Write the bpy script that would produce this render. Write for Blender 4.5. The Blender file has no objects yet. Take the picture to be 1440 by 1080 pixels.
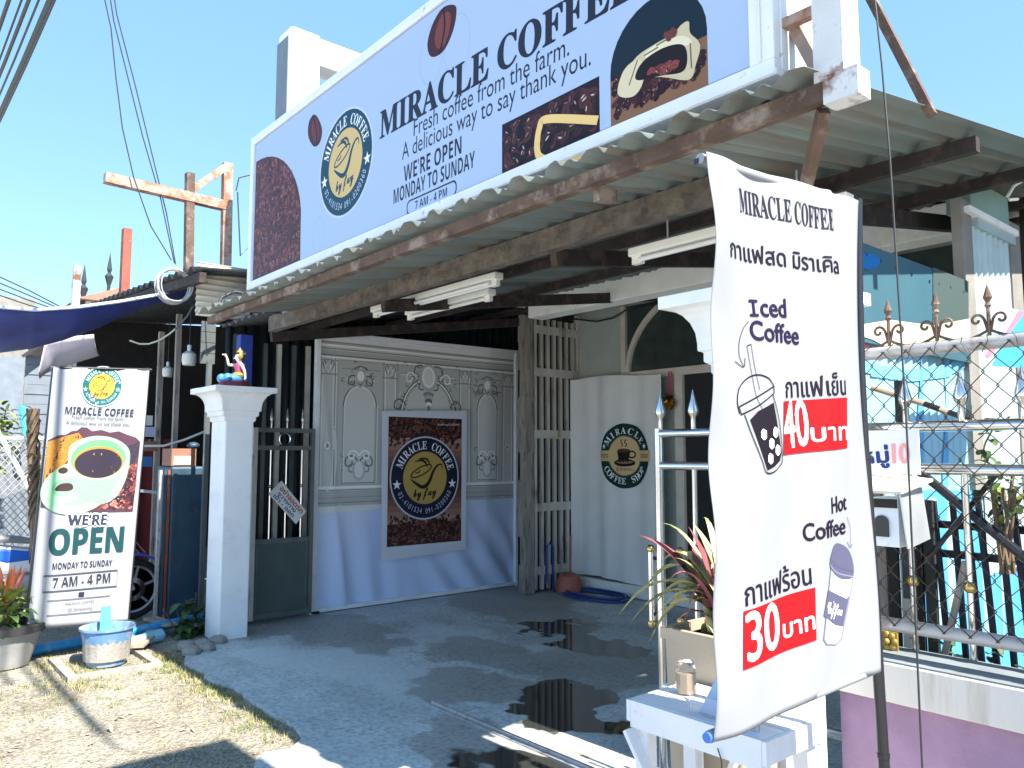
import bpy, bmesh, math, random
from mathutils import Vector, Matrix, geometry
random.seed(7)
scene = bpy.context.scene
COL = scene.collection
R = math.radians
# ------------------------------------------------------------------ camera
FPX, CH = 1100.0, 1.5
YAW = math.pi - math.atan2(936, math.hypot(FPX, 100)); PITCH = math.atan2(100, FPX)
FW = Vector((math.cos(YAW)*math.cos(PITCH), math.sin(YAW)*math.cos(PITCH), math.sin(PITCH)))
RT = Vector((math.sin(YAW), -math.cos(YAW), 0)); UP = RT.cross(FW)
EYE = Vector((0, 0, CH))
cam = bpy.data.objects.new('camera', bpy.data.cameras.new('camera')); COL.objects.link(cam)
cam.matrix_world = Matrix(((RT.x, UP.x, -FW.x, 0), (RT.y, UP.y, -FW.y, 0), (RT.z, UP.z, -FW.z, CH), (0, 0, 0, 1)))
cam.data.sensor_width = 36; cam.data.lens = 36*FPX/1440; cam.data.clip_end = 2000; cam.data.clip_start = 0.05
scene.camera = cam
# ------------------------------------------------------------------ sky, sun, exposure
SUN_EL, SUN_AZ = R(49), R(1.5)          # azimuth measured from +x towards +y
world = bpy.data.worlds.new('World'); scene.world = world; world.use_nodes = True
wn = world.node_tree; bg = wn.nodes['Background']
sky = wn.nodes.new('ShaderNodeTexSky'); sky.sky_type = 'NISHITA'; sky.sun_disc = False
sky.sun_elevation = SUN_EL; sky.sun_rotation = math.pi/2 - SUN_AZ
sky.air_density = 0.7; sky.dust_density = 0.0; sky.ozone_density = 2.2; sky.altitude = 0
smx = wn.nodes.new('ShaderNodeMix'); smx.data_type = 'RGBA'; smx.inputs[0].default_value = 0.62; smx.inputs[7].default_value = (0.62, 1.30, 2.05, 1)   # even, hazy tropical blue over the physical sky
wn.links.new(sky.outputs[0], smx.inputs[6]); wn.links.new(smx.outputs[2], bg.inputs[0]); bg.inputs[1].default_value = 0.118
sd = bpy.data.lights.new('sun', 'SUN'); sun = bpy.data.objects.new('sun', sd); COL.objects.link(sun)
sd.energy = 3.0; sd.angle = R(0.5); sd.color = (1.0, 0.94, 0.84)
sv = Vector((math.cos(SUN_EL)*math.cos(SUN_AZ), math.cos(SUN_EL)*math.sin(SUN_AZ), math.sin(SUN_EL)))
sun.rotation_euler = sv.to_track_quat('Z', 'Y').to_euler(); sun.location = (20, 0, 14)
scene.view_settings.view_transform = 'Standard'; scene.view_settings.look = 'None'
scene.view_settings.exposure = 2.2; scene.view_settings.gamma = 1.0
scene.render.engine = 'CYCLES'; scene.cycles.max_bounces = 8; scene.cycles.use_denoising = True

# ------------------------------------------------------------------ survey: photo measurements cast on known real planes
def ray(x, y): return RT*(x-720) + UP*(540-y) + FW*FPX
def onZ(x, y, z=0.0): d = ray(x, y); return EYE + d*((z-CH)/d.z)
def onY(x, y, Y): d = ray(x, y); return EYE + d*(Y/d.y)
def onX(x, y, X): d = ray(x, y); return EYE + d*(X/d.x)
def lin(c): return c/12.92 if c <= 0.04045 else ((c+0.055)/1.055)**2.4
def rgb(*a):
    if len(a) == 1: h = a[0]; a = ((h >> 16) & 255, (h >> 8) & 255, h & 255)
    return tuple(lin(v/255) for v in a) + (1.0,)

# ------------------------------------------------------------------ materials
def mat(name, c, rough=0.7, metal=0.0, var=0.12, scale=6.0, bump=0.0, bscale=40.0, c2=None, c2amt=0.5, c2scale=4.0, c2edge=0.12, spec=0.5, detail=6, stretch=None, trans=0.0):
    m = bpy.data.materials.new(name); m.use_nodes = True
    nt = m.node_tree; b = nt.nodes['Principled BSDF']; L = nt.links.new
    b.inputs['Roughness'].default_value = rough; b.inputs['Metallic'].default_value = metal
    b.inputs['Specular IOR Level'].default_value = spec
    if trans: b.inputs['Transmission Weight'].default_value = trans
    tc = nt.nodes.new('ShaderNodeTexCoord'); vec = tc.outputs['Object']
    if stretch:
        mp = nt.nodes.new('ShaderNodeMapping'); mp.inputs['Scale'].default_value = stretch; L(vec, mp.inputs[0]); vec = mp.outputs[0]
    n = nt.nodes.new('ShaderNodeTexNoise'); n.inputs['Scale'].default_value = scale; n.inputs['Detail'].default_value = detail; L(vec, n.inputs['Vector'])
    mr = nt.nodes.new('ShaderNodeMapRange'); mr.inputs[1].default_value = 0.3; mr.inputs[2].default_value = 0.7
    mr.inputs[3].default_value = 1-var; mr.inputs[4].default_value = 1+var*0.6; L(n.outputs[0], mr.inputs[0])
    mx = nt.nodes.new('ShaderNodeMix'); mx.data_type = 'RGBA'; mx.blend_type = 'MULTIPLY'; mx.inputs[0].default_value = 1.0
    mx.inputs[6].default_value = tuple(c[:3]) + (1,)
    cr = nt.nodes.new('ShaderNodeCombineColor'); [L(mr.outputs[0], cr.inputs[i]) for i in range(3)]
    L(cr.outputs[0], mx.inputs[7]); out = mx.outputs[2]
    if c2:
        n2 = nt.nodes.new('ShaderNodeTexNoise'); n2.inputs['Scale'].default_value = c2scale; n2.inputs['Detail'].default_value = 9; n2.inputs['Roughness'].default_value = 0.65; L(vec, n2.inputs['Vector'])
        r2 = nt.nodes.new('ShaderNodeMapRange'); t = 0.72-0.44*c2amt
        r2.inputs[1].default_value = t-c2edge*0.5; r2.inputs[2].default_value = t+c2edge*0.5; L(n2.outputs[0], r2.inputs[0])
        m2 = nt.nodes.new('ShaderNodeMix'); m2.data_type = 'RGBA'; L(r2.outputs[0], m2.inputs[0]); L(out, m2.inputs[6]); m2.inputs[7].default_value = tuple(c2[:3]) + (1,); out = m2.outputs[2]
        if metal:
            iv = nt.nodes.new('ShaderNodeMath'); iv.operation = 'MULTIPLY_ADD'; L(r2.outputs[0], iv.inputs[0]); iv.inputs[1].default_value = -metal; iv.inputs[2].default_value = metal; L(iv.outputs[0], b.inputs['Metallic'])
    L(out, b.inputs['Base Color'])
    if bump:
        n3 = nt.nodes.new('ShaderNodeTexNoise'); n3.inputs['Scale'].default_value = bscale; n3.inputs['Detail'].default_value = 5; L(vec, n3.inputs['Vector'])
        bp = nt.nodes.new('ShaderNodeBump'); bp.inputs['Strength'].default_value = bump; bp.inputs['Distance'].default_value = 0.01; L(n3.outputs[0], bp.inputs['Height']); L(bp.outputs[0], b.inputs['Normal'])
    return m
def glass(name, c, rough=0.03):
    m = bpy.data.materials.new(name); m.use_nodes = True; b = m.node_tree.nodes['Principled BSDF']
    b.inputs['Base Color'].default_value = tuple(c[:3]) + (1,); b.inputs['Roughness'].default_value = rough; b.inputs['Transmission Weight'].default_value = 1; b.inputs['IOR'].default_value = 1.3
    return m
def art_mat(name, rough=0.5, bump=0.0, bscale=60):
    m = bpy.data.materials.new(name); m.use_nodes = True; nt = m.node_tree; b = nt.nodes['Principled BSDF']
    a = nt.nodes.new('ShaderNodeAttribute'); a.attribute_name = 'Col'; b.inputs['Roughness'].default_value = rough; b.inputs['Specular IOR Level'].default_value = 0.25
    nt.links.new(a.outputs['Color'], b.inputs['Base Color'])
    if bump:
        n3 = nt.nodes.new('ShaderNodeTexNoise'); n3.inputs['Scale'].default_value = bscale
        bp = nt.nodes.new('ShaderNodeBump'); bp.inputs['Strength'].default_value = bump; bp.inputs['Distance'].default_value = 0.004
        nt.links.new(n3.outputs[0], bp.inputs['Height']); nt.links.new(bp.outputs[0], b.inputs['Normal'])
    return m
M = {}
def K(key, *a, **k): M[key] = mat(key, *a, **k)
RUST = (0.17, 0.07, 0.035)
K('white_paint', (0.88, 0.88, 0.89), 0.6, var=0.05, bump=0.08, bscale=30, c2=(0.62, 0.60, 0.57), c2amt=0.16, c2scale=3, c2edge=0.3)
K('white_metal', (0.75, 0.77, 0.8), 0.4, var=0.06, c2=(0.35, 0.3, 0.26), c2amt=0.08, c2scale=12)
K('white_rust', (0.62, 0.62, 0.62), 0.6, var=0.1, c2=RUST, c2amt=0.36, c2scale=6, c2edge=0.1, bump=0.2)
K('sign_face', (0.68, 0.69, 0.77), 0.35, var=0.03, scale=2)
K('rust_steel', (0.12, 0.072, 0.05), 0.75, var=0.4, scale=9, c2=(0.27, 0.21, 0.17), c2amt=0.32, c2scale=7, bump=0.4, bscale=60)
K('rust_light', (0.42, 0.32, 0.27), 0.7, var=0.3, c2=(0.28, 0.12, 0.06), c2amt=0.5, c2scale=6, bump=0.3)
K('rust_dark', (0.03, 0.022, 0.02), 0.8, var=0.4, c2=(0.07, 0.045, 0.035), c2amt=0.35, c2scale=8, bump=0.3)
K('red_post', (0.28, 0.08, 0.05), 0.7, var=0.3, c2=(0.45, 0.38, 0.34), c2amt=0.2)
K('beam_wood', (0.09, 0.072, 0.06), 0.8, var=0.3, scale=6, c2=(0.2, 0.165, 0.13), c2amt=0.4, c2scale=7, c2edge=.3, stretch=(1.5, 3, 2), bump=0.4)
K('roof_zinc', (0.17, 0.205, 0.195), 0.55, metal=0.15, var=0.3, scale=1.3, c2=(0.15, 0.105, 0.07), c2amt=0.3, c2scale=2.5, c2edge=0.3, stretch=(3, .6, 1))
K('zinc', (0.55, 0.58, 0.6), 0.4, metal=0.6, var=0.15, c2=(0.4, 0.38, 0.35), c2amt=0.3)
K('galv', (0.48, 0.48, 0.48), 0.5, metal=0.4, var=0.2, c2=(0.3, 0.24, 0.2), c2amt=0.3, c2scale=14, bump=0.15)
K('stainless', (0.72, 0.7, 0.68), 0.16, metal=1.0, var=0.05)
K('brass', (0.65, 0.45, 0.16), 0.22, metal=1.0, var=0.1)
K('gold_paint', (0.42, 0.29, 0.07), 0.45, metal=0.4, var=0.2)
K('wire_dark', (0.03, 0.035, 0.035), 0.6)
K('wire_grey', (0.4, 0.4, 0.4), 0.5)
K('mesh_wire', (0.05, 0.045, 0.04), 0.6, metal=0.3, c2=(0.12, 0.06, 0.03), c2amt=0.4, c2scale=20)
K('black_pole', (0.018, 0.018, 0.022), 0.28, var=0.1)
K('black', (0.01, 0.01, 0.012), 0.6)
K('dark_navy', (0.012, 0.016, 0.028), 0.7, var=0.3)
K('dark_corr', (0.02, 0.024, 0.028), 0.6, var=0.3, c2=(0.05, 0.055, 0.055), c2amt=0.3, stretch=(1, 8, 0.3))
K('gate_green', (0.075, 0.1, 0.095), 0.45, var=0.15, bump=0.05)
K('gate_frame', (0.14, 0.155, 0.15), 0.4, metal=0.4, var=0.2)
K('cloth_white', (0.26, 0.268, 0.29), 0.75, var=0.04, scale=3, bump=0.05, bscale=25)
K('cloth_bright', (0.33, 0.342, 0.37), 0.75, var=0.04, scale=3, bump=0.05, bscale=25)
K('cloth_cream', (0.80, 0.78, 0.75), 0.9, var=0.07, scale=3, bump=0.15, bscale=12)
K('concrete_cream', (0.86, 0.84, 0.78), 0.8, var=0.06, c2=(0.7, 0.67, 0.6), c2amt=0.2, c2scale=2, bump=0.15)
K('concrete_grey', (0.24, 0.225, 0.205), 0.85, var=0.2, bump=0.3)
K('teal_plaster', (0.26, 0.40, 0.36), 0.8, var=0.1, bump=0.15, c2=(0.3, 0.4, 0.36), c2amt=0.2)
K('facade_green', (0.44, 0.48, 0.44), 0.6, var=0.1)
K('frame_beige', (0.68, 0.62, 0.53), 0.6, var=0.15)
K('shutter', (0.55, 0.51, 0.46), 0.7, var=0.22, scale=5, stretch=(1, 1, 0.2), c2=(0.2, 0.17, 0.14), c2amt=0.25, c2scale=8, bump=0.3)
K('old_wood', (0.33, 0.29, 0.25), 0.9, var=0.35, scale=6, stretch=(3, 3, 0.4), c2=(0.12, 0.1, 0.08), c2amt=0.3, c2scale=9, bump=0.6)
K('window_glass', (0.05, 0.065, 0.06), 0.12, var=0.2, spec=0.6)
K('purple', (0.345, 0.225, 0.345), 0.85, var=0.12, scale=9, bump=0.35, bscale=70, c2=(0.25, 0.165, 0.28), c2amt=0.2, c2scale=3, c2edge=0.3)
K('coping', (0.66, 0.63, 0.59), 0.8, var=0.06, scale=5, stretch=(2.2, 1, 0.25), c2=(0.42, 0.36, 0.3), c2amt=0.16, c2scale=5, c2edge=0.22, bump=0.2)
K('blue_post', (0.02, 0.05, 0.28), 0.5, var=0.15)
K('blue_tarp', (0.028, 0.045, 0.22), 0.5, var=0.3, scale=3, bump=0.4, bscale=8)
K('tarp_hem', (0.5, 0.55, 0.7), 0.6)
K('lilac_cloth', (0.5, 0.48, 0.56), 0.8, var=0.1, bump=0.2, bscale=6)
K('blue_pipe', (0.02, 0.30, 0.62), 0.35, var=0.12, c2=(0.2, 0.5, 0.7), c2amt=0.2)
K('bucket_blue', (0.13, 0.27, 0.48), 0.55, var=0.25, scale=9, c2=(0.5, 0.5, 0.5), c2amt=0.32, c2scale=7, c2edge=0.2)
K('cyan_plastic', (0.1, 0.55, 0.65), 0.5)
K('cab_blue', (0.03, 0.075, 0.12), 0.5, var=0.3, scale=5, c2=(0.1, 0.07, 0.05), c2amt=0.3, c2scale=6)
K('tyre', (0.018, 0.018, 0.02), 0.8)
K('bike_blue', (0.03, 0.13, 0.55), 0.25, var=0.05)
K('bike_white', (0.75, 0.76, 0.78), 0.3, var=0.05)
K('bike_seat', (0.2, 0.2, 0.21), 0.6)
K('pot_grey', (0.33, 0.33, 0.32), 0.8, var=0.2, bump=0.2)
K('pot_black', (0.03, 0.03, 0.03), 0.6, var=0.2)
K('soil', (0.09, 0.065, 0.045), 0.95, bump=0.6)
K('leaf', (0.06, 0.12, 0.03), 0.55, var=0.5, scale=14)
K('leaf_dark', (0.03, 0.065, 0.025), 0.55, var=0.5, scale=14)
K('leaf_lime', (0.22, 0.27, 0.06), 0.5, var=0.35, scale=10)
K('leaf_red', (0.3, 0.08, 0.04), 0.5, var=0.4, scale=12)
K('leaf_cream', (0.58, 0.55, 0.25), 0.5, var=0.25, scale=9, c2=(0.16, 0.2, 0.05), c2amt=0.35, c2scale=9)
K('leaf_maroon', (0.25, 0.07, 0.08), 0.5, var=0.4, scale=9)
K('stem', (0.16, 0.11, 0.07), 0.85, var=0.35, bump=0.5)
K('planter_beige', (0.44, 0.345, 0.25), 0.5, var=0.08, bump=0.05, c2=(0.37, 0.29, 0.21), c2amt=0.2)
K('table_white', (0.76, 0.76, 0.78), 0.5, var=0.06, c2=(0.55, 0.5, 0.43), c2amt=0.1, c2scale=14, bump=0.15, stretch=(1, 6, 1))
K('clay_red', (0.42, 0.12, 0.08), 0.6, var=0.2)
K('hose_blue', (0.02, 0.05, 0.22), 0.4)
K('grass', (0.16, 0.21, 0.05), 0.7, var=0.4, scale=20)
K('grass_dry', (0.42, 0.34, 0.17), 0.8, var=0.3, scale=20)
K('plank', (0.4, 0.33, 0.26), 0.9, var=0.3, bump=0.4, stretch=(1, 6, 1))
K('stone', (0.33, 0.31, 0.28), 0.9, var=0.3, bump=0.6)
K('house_white', (0.72, 0.72, 0.7), 0.8, var=0.08)
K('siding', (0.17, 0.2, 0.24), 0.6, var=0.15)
K('cream_sheet', (0.64, 0.58, 0.48), 0.55, metal=0.1, var=0.12, scale=2, stretch=(1, 1, 3))
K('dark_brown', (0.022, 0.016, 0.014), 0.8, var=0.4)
K('maroon_cloth', (0.12, 0.012, 0.014), 0.85, var=0.3)
K('lamp_glass', (0.7, 0.68, 0.62), 0.3)
K('wood_box', (0.3, 0.14, 0.09), 0.7, var=0.2)
K('paper', (0.72, 0.72, 0.68), 0.8)
K('skin_statue', (0.66, 0.5, 0.42), 0.45, var=0.05)
K('pink_cloth', (0.48, 0.07, 0.16), 0.45, var=0.15)
K('statue_blue', (0.06, 0.22, 0.5), 0.3, var=0.2)
K('statue_base', (0.2, 0.02, 0.03), 0.35, var=0.2)
K('hair_black', (0.012, 0.01, 0.01), 0.5)
K('lamp_white', (0.88, 0.86, 0.78), 0.45, var=0.04)
K('tube_white', (0.82, 0.82, 0.8), 0.25, var=0.02)
K('tile_roof', (0.3, 0.17, 0.12), 0.8, var=0.25)
K('yellow_plastic', (0.6, 0.52, 0.25), 0.5)
K('strip_teal', (.4, .5, .52), .5, var=.12)
M['art_vinyl'] = art_mat('printed_vinyl', 0.42)
M['art_cloth'] = art_mat('printed_cloth', 0.75, 0.12)
M['art_cloth_sun'] = M['art_cloth']
M['art_sheet'] = art_mat('painted_sheet', 0.5)
M['acrylic'] = glass('clear_acrylic', (0.95, 0.97, 1.0))

# ------------------------------------------------------------------ mesh builder
LOC = {}
class MB:
    def __init__(s): s.v = []; s.f = []
    def add(s, vs, fs):
        o = len(s.v); s.v += [Vector(p) for p in vs]; s.f += [tuple(i+o for i in f) for f in fs]; return s
    def box(s, x0, x1, y0, y1, z0, z1):
        return s.add([(x0,y0,z0),(x1,y0,z0),(x1,y1,z0),(x0,y1,z0),(x0,y0,z1),(x1,y0,z1),(x1,y1,z1),(x0,y1,z1)],
                     [(0,3,2,1),(4,5,6,7),(0,1,5,4),(1,2,6,5),(2,3,7,6),(3,0,4,7)])
    def bar(s, p, q, w, h, up=(0, 0, 1)):
        p, q = Vector(p), Vector(q); d = (q-p).normalized(); u = Vector(up)
        if abs(d.dot(u)) > 0.95: u = Vector((1, 0, 0))
        a = d.cross(u).normalized(); b = a.cross(d).normalized()
        vs = [e + a*(i*w/2) + b*(j*h/2) for e in (p, q) for i, j in ((-1,-1),(1,-1),(1,1),(-1,1))]
        return s.add(vs, [(0,1,2,3),(7,6,5,4),(0,4,5,1),(1,5,6,2),(2,6,7,3),(3,7,4,0)])
    def tube(s, pts, r, n=8, closed=False):
        pts = [Vector(p) for p in pts]; m = len(pts); rs = r if isinstance(r, (list, tuple)) else [r]*m
        vs = []; fs = []; prev = None
        for i, p in enumerate(pts):
            t = (pts[(i+1) % m] - pts[i-1]) if closed else (pts[min(i+1, m-1)] - pts[max(i-1, 0)])
            t = t.normalized() if t.length > 1e-9 else Vector((0, 0, 1))
            if prev is None: u = Vector((0, 0, 1)) if abs(t.z) < 0.9 else Vector((1, 0, 0))
            else: u = prev
            a = (u - t*u.dot(t)).normalized(); prev = a; b = t.cross(a)
            vs += [p + (a*math.cos(k*2*math.pi/n) + b*math.sin(k*2*math.pi/n))*rs[i] for k in range(n)]
        for i in range(m if closed else m-1):
            j = (i+1) % m
            for k in range(n): fs.append((i*n+k, i*n+(k+1) % n, j*n+(k+1) % n, j*n+k))
        if not closed: fs += [tuple(range(n-1, -1, -1)), tuple((m-1)*n+k for k in range(n))]
        return s.add(vs, fs)
    def lathe(s, prof, c, n=20, axis=(0, 0, 1)):
        ax = Vector(axis).normalized(); a = Vector((1, 0, 0)) if abs(ax.x) < 0.9 else Vector((0, 1, 0))
        a = (a - ax*a.dot(ax)).normalized(); b = ax.cross(a); c = Vector(c); vs = []; fs = []
        for r, z in prof: vs += [c + ax*z + (a*math.cos(k*2*math.pi/n) + b*math.sin(k*2*math.pi/n))*max(r, 1e-4) for k in range(n)]
        for i in range(len(prof)-1):
            for k in range(n): fs.append((i*n+k, i*n+(k+1) % n, (i+1)*n+(k+1) % n, (i+1)*n+k))
        fs += [tuple(range(n-1, -1, -1)), tuple((len(prof)-1)*n+k for k in range(n))]
        return s.add(vs, fs)
    def ball(s, c, r, n=12, sc=(1, 1, 1)):
        m = n//2+1; o = len(s.v)
        s.lathe([(math.sin(math.pi*i/m), -math.cos(math.pi*i/m)) for i in range(m+1)], (0, 0, 0), n)
        c = Vector(c)
        for i in range(o, len(s.v)): p = s.v[i]; s.v[i] = c + Vector((p.x*sc[0], p.y*sc[1], p.z*sc[2]))*r
        return s
    def prism(s, poly, d):                       # poly: 3D planar loop, d: extrusion vector
        n = len(poly); d = Vector(d); P = [Vector(p) for p in poly]
        fs = [tuple(range(n-1, -1, -1)), tuple(range(n, 2*n))] + [(i, (i+1) % n, n+(i+1) % n, n+i) for i in range(n)]
        return s.add(P + [p+d for p in P], fs)
    def grid(s, fn, nu, nv):
        vs = [fn(i/nu, j/nv) for j in range(nv+1) for i in range(nu+1)]
        return s.add(vs, [(j*(nu+1)+i, j*(nu+1)+i+1, (j+1)*(nu+1)+i+1, (j+1)*(nu+1)+i) for j in range(nv) for i in range(nu)])
    def leaf(s, p, d, L, w, droop=0.5, n=5, side=None):
        p = Vector(p); d = Vector(d).normalized(); sd_ = side or d.cross(Vector((0, 0, 1)))
        if sd_.length < 1e-3: sd_ = Vector((1, 0, 0))
        sd_ = Vector(sd_).normalized(); vs = []; q = p.copy(); dd = d.copy()
        for i in range(n+1):
            t = i/n; ww = w*math.sin(math.pi*(0.12+0.88*t))**0.8 * (1-0.15*t) if t < 1 else 0.0005
            nn = sd_.cross(dd).normalized()
            vs += [q - sd_*ww/2 + nn*ww*0.15, q.copy(), q + sd_*ww/2 + nn*ww*0.15]
            dd = (dd + Vector((0, 0, -droop/n))).normalized(); q = q + dd*(L/n)
        fs = []
        for i in range(n): a = i*3; fs += [(a, a+1, a+4, a+3), (a+1, a+2, a+5, a+4)]
        return s.add(vs, fs)
    def build(s, name, m, parent=None, smooth=False, bevel=0.0, solid=0.0, loc=None):
        me = bpy.data.meshes.new(name); o = bpy.data.objects.new(name, me)
        off = LOC[parent.name] if parent else Vector(loc or (0, 0, 0))
        me.from_pydata([p-off for p in s.v], [], s.f); me.validate()
        bm_ = bmesh.new(); bm_.from_mesh(me); bmesh.ops.recalc_face_normals(bm_, faces=bm_.faces); bm_.to_mesh(me); bm_.free()
        me.materials.append(M[m] if isinstance(m, str) else m)
        if smooth:
            for p in me.polygons: p.use_smooth = True
            try: me.set_sharp_from_angle(angle=R(40))
            except Exception: pass
        COL.objects.link(o)
        if parent: o.parent = parent
        else: o.location = off
        LOC[o.name] = off.copy()
        if solid: md = o.modifiers.new('solidify', 'SOLIDIFY'); md.thickness = solid; md.offset = 0
        if bevel: md = o.modifiers.new('bevel', 'BEVEL'); md.width = bevel; md.segments = 2; md.limit_method = 'ANGLE'
        return o
    def base(s):
        xs = [p.x for p in s.v]; ys = [p.y for p in s.v]
        return Vector(((min(xs)+max(xs))/2, (min(ys)+max(ys))/2, min(p.z for p in s.v)))
def thing(name, label, cat, loc, group=None):
    o = bpy.data.objects.new(name, None); o.empty_display_size = 0.1; COL.objects.link(o); o.location = loc; LOC[o.name] = Vector(loc)
    o['label'] = label; o['category'] = cat
    if group: o['group'] = group
    return o
def single(name, mb, m, label, cat, group=None, **k):
    o = mb.build(name, m, None, loc=mb.base(), **k); o['label'] = label; o['category'] = cat
    if group: o['group'] = group
    return o
def struct(name, mb, m, kind='structure', **k):
    o = mb.build(name, m, None, **k); o['kind'] = kind; return o
def lbl(o, t): o['label'] = t; return o
def copy_tree(o, parent=None):
    c = o.copy(); COL.objects.link(c); LOC[c.name] = LOC[o.name].copy()
    if parent: c.parent = parent
    for ch in list(o.children): copy_tree(ch, c)
    return c
def skin(name, pts, edges, m, parent, levels=2):
    """one continuous limb-and-trunk surface grown on a skeleton"""
    off = LOC[parent.name]; me = bpy.data.meshes.new(name)
    me.from_pydata([Vector(p[:3])-off for p in pts], edges, [])
    o = bpy.data.objects.new(name, me); COL.objects.link(o)
    md = o.modifiers.new('skin', 'SKIN'); md.use_smooth_shade = True
    if not me.skin_vertices: me.skin_vertices.new()
    for i, p in enumerate(pts): me.skin_vertices[0].data[i].radius = (p[3], p[4] if len(p) > 4 else p[3])
    me.skin_vertices[0].data[0].use_root = True
    sb = o.modifiers.new('sub', 'SUBSURF'); sb.levels = levels; sb.render_levels = levels
    dg = bpy.context.evaluated_depsgraph_get(); nm = bpy.data.meshes.new_from_object(o.evaluated_get(dg))
    bpy.data.objects.remove(o); o = bpy.data.objects.new(name, nm); nm.materials.clear(); nm.materials.append(M[m]); COL.objects.link(o)
    for p in nm.polygons: p.use_smooth = True
    o.parent = parent; LOC[o.name] = off.copy(); return o

# ------------------------------------------------------------------ printed artwork: flat coloured shapes laid on a surface
def mathstyle(s, st):
    if st is None: return s
    up, lo, dg = {'sansb': (0x1D5D4, 0x1D5EE, 0x1D7EC), 'serifb': (0x1D400, 0x1D41A, 0x1D7CE), 'script': (0x1D4D0, 0x1D4EA, None)}[st]
    r = ''
    for ch in s:
        if 'A' <= ch <= 'Z': r += chr(up+ord(ch)-65)
        elif 'a' <= ch <= 'z': r += chr(lo+ord(ch)-97)
        elif '0' <= ch <= '9' and dg: r += chr(dg+ord(ch)-48)
        else: r += ch
    return r
GC = {}
def glyphs(s):
    """-> list of triangle lists (one per ink contour) in font units"""
    if s in GC: return GC[s]
    cu = bpy.data.curves.new('lettering', 'FONT'); cu.body = s; cu.size = 1.0; cu.resolution_u = 3
    ob = bpy.data.objects.new('lettering', cu); COL.objects.link(ob)
    dg = bpy.context.evaluated_depsgraph_get(); cc = ob.evaluated_get(dg).to_curve(dg)
    loops = []
    for sp in cc.splines:
        bp = sp.bezier_points; pts = [p.co.to_3d() for p in sp.points] if sp.type != 'BEZIER' else []
        n = len(bp)
        for i in range(n):
            a, b = bp[i], bp[(i+1) % n]
            straight = (a.handle_right-a.co).length < 1e-5 and (b.handle_left-b.co).length < 1e-5
            d1 = (b.co-a.co).normalized() if (b.co-a.co).length > 1e-7 else Vector((1, 0, 0))
            if (a.handle_right-a.co).cross(d1).length < 1e-5 and (b.handle_left-b.co).cross(d1).length < 1e-5: straight = True
            k = 1 if straight else 4
            for j in range(k):
                t = j/k; pts.append(a.co*(1-t)**3 + a.handle_right*3*t*(1-t)**2 + b.handle_left*3*t*t*(1-t) + b.co*t**3)
        q = []
        for p in pts:
            if not q or (p-q[-1]).length > 1e-5: q.append(Vector((p.x, p.y, 0)))
        if len(q) > 2: loops.append(q)
    ob.to_curve_clear() if hasattr(ob, 'to_curve_clear') else None
    bpy.data.objects.remove(ob)
    def area(l): return sum(l[i-1].x*l[i].y - l[i].x*l[i-1].y for i in range(len(l)))/2
    def inside(p, l):
        c = False; j = len(l)-1
        for i in range(len(l)):
            if (l[i].y > p.y) != (l[j].y > p.y) and p.x < (l[j].x-l[i].x)*(p.y-l[i].y)/(l[j].y-l[i].y)+l[i].x: c = not c
            j = i
        return c
    res = []
    ar = [area(l) for l in loops]
    if loops:
        outs, holes = [], []
        for i, l in enumerate(loops):
            h_ = any(j != i and ar[j]*ar[i] < 0 and abs(ar[j]) > abs(ar[i]) and inside(l[0], m_) and inside(l[len(l)//2], m_) for j, m_ in enumerate(loops))
            (holes if h_ else outs).append(l)
        for l in outs:
            hs = [h for h in holes if inside(h[0], l) and inside(h[len(h)//2], l)]
            flat = [p for c in [l]+hs for p in c]
            res.append([tuple((flat[i].x, flat[i].y) for i in t) for t in geometry.tessellate_polygon([l]+hs)])
    GC[s] = res; return res
def ext(gl):
    xs = [p[0] for g in gl for t in g for p in t]; ys = [p[1] for g in gl for t in g for p in t]
    return (min(xs), max(xs), min(ys), max(ys)) if xs else (0, 0.3, 0, 0.7)
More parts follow.
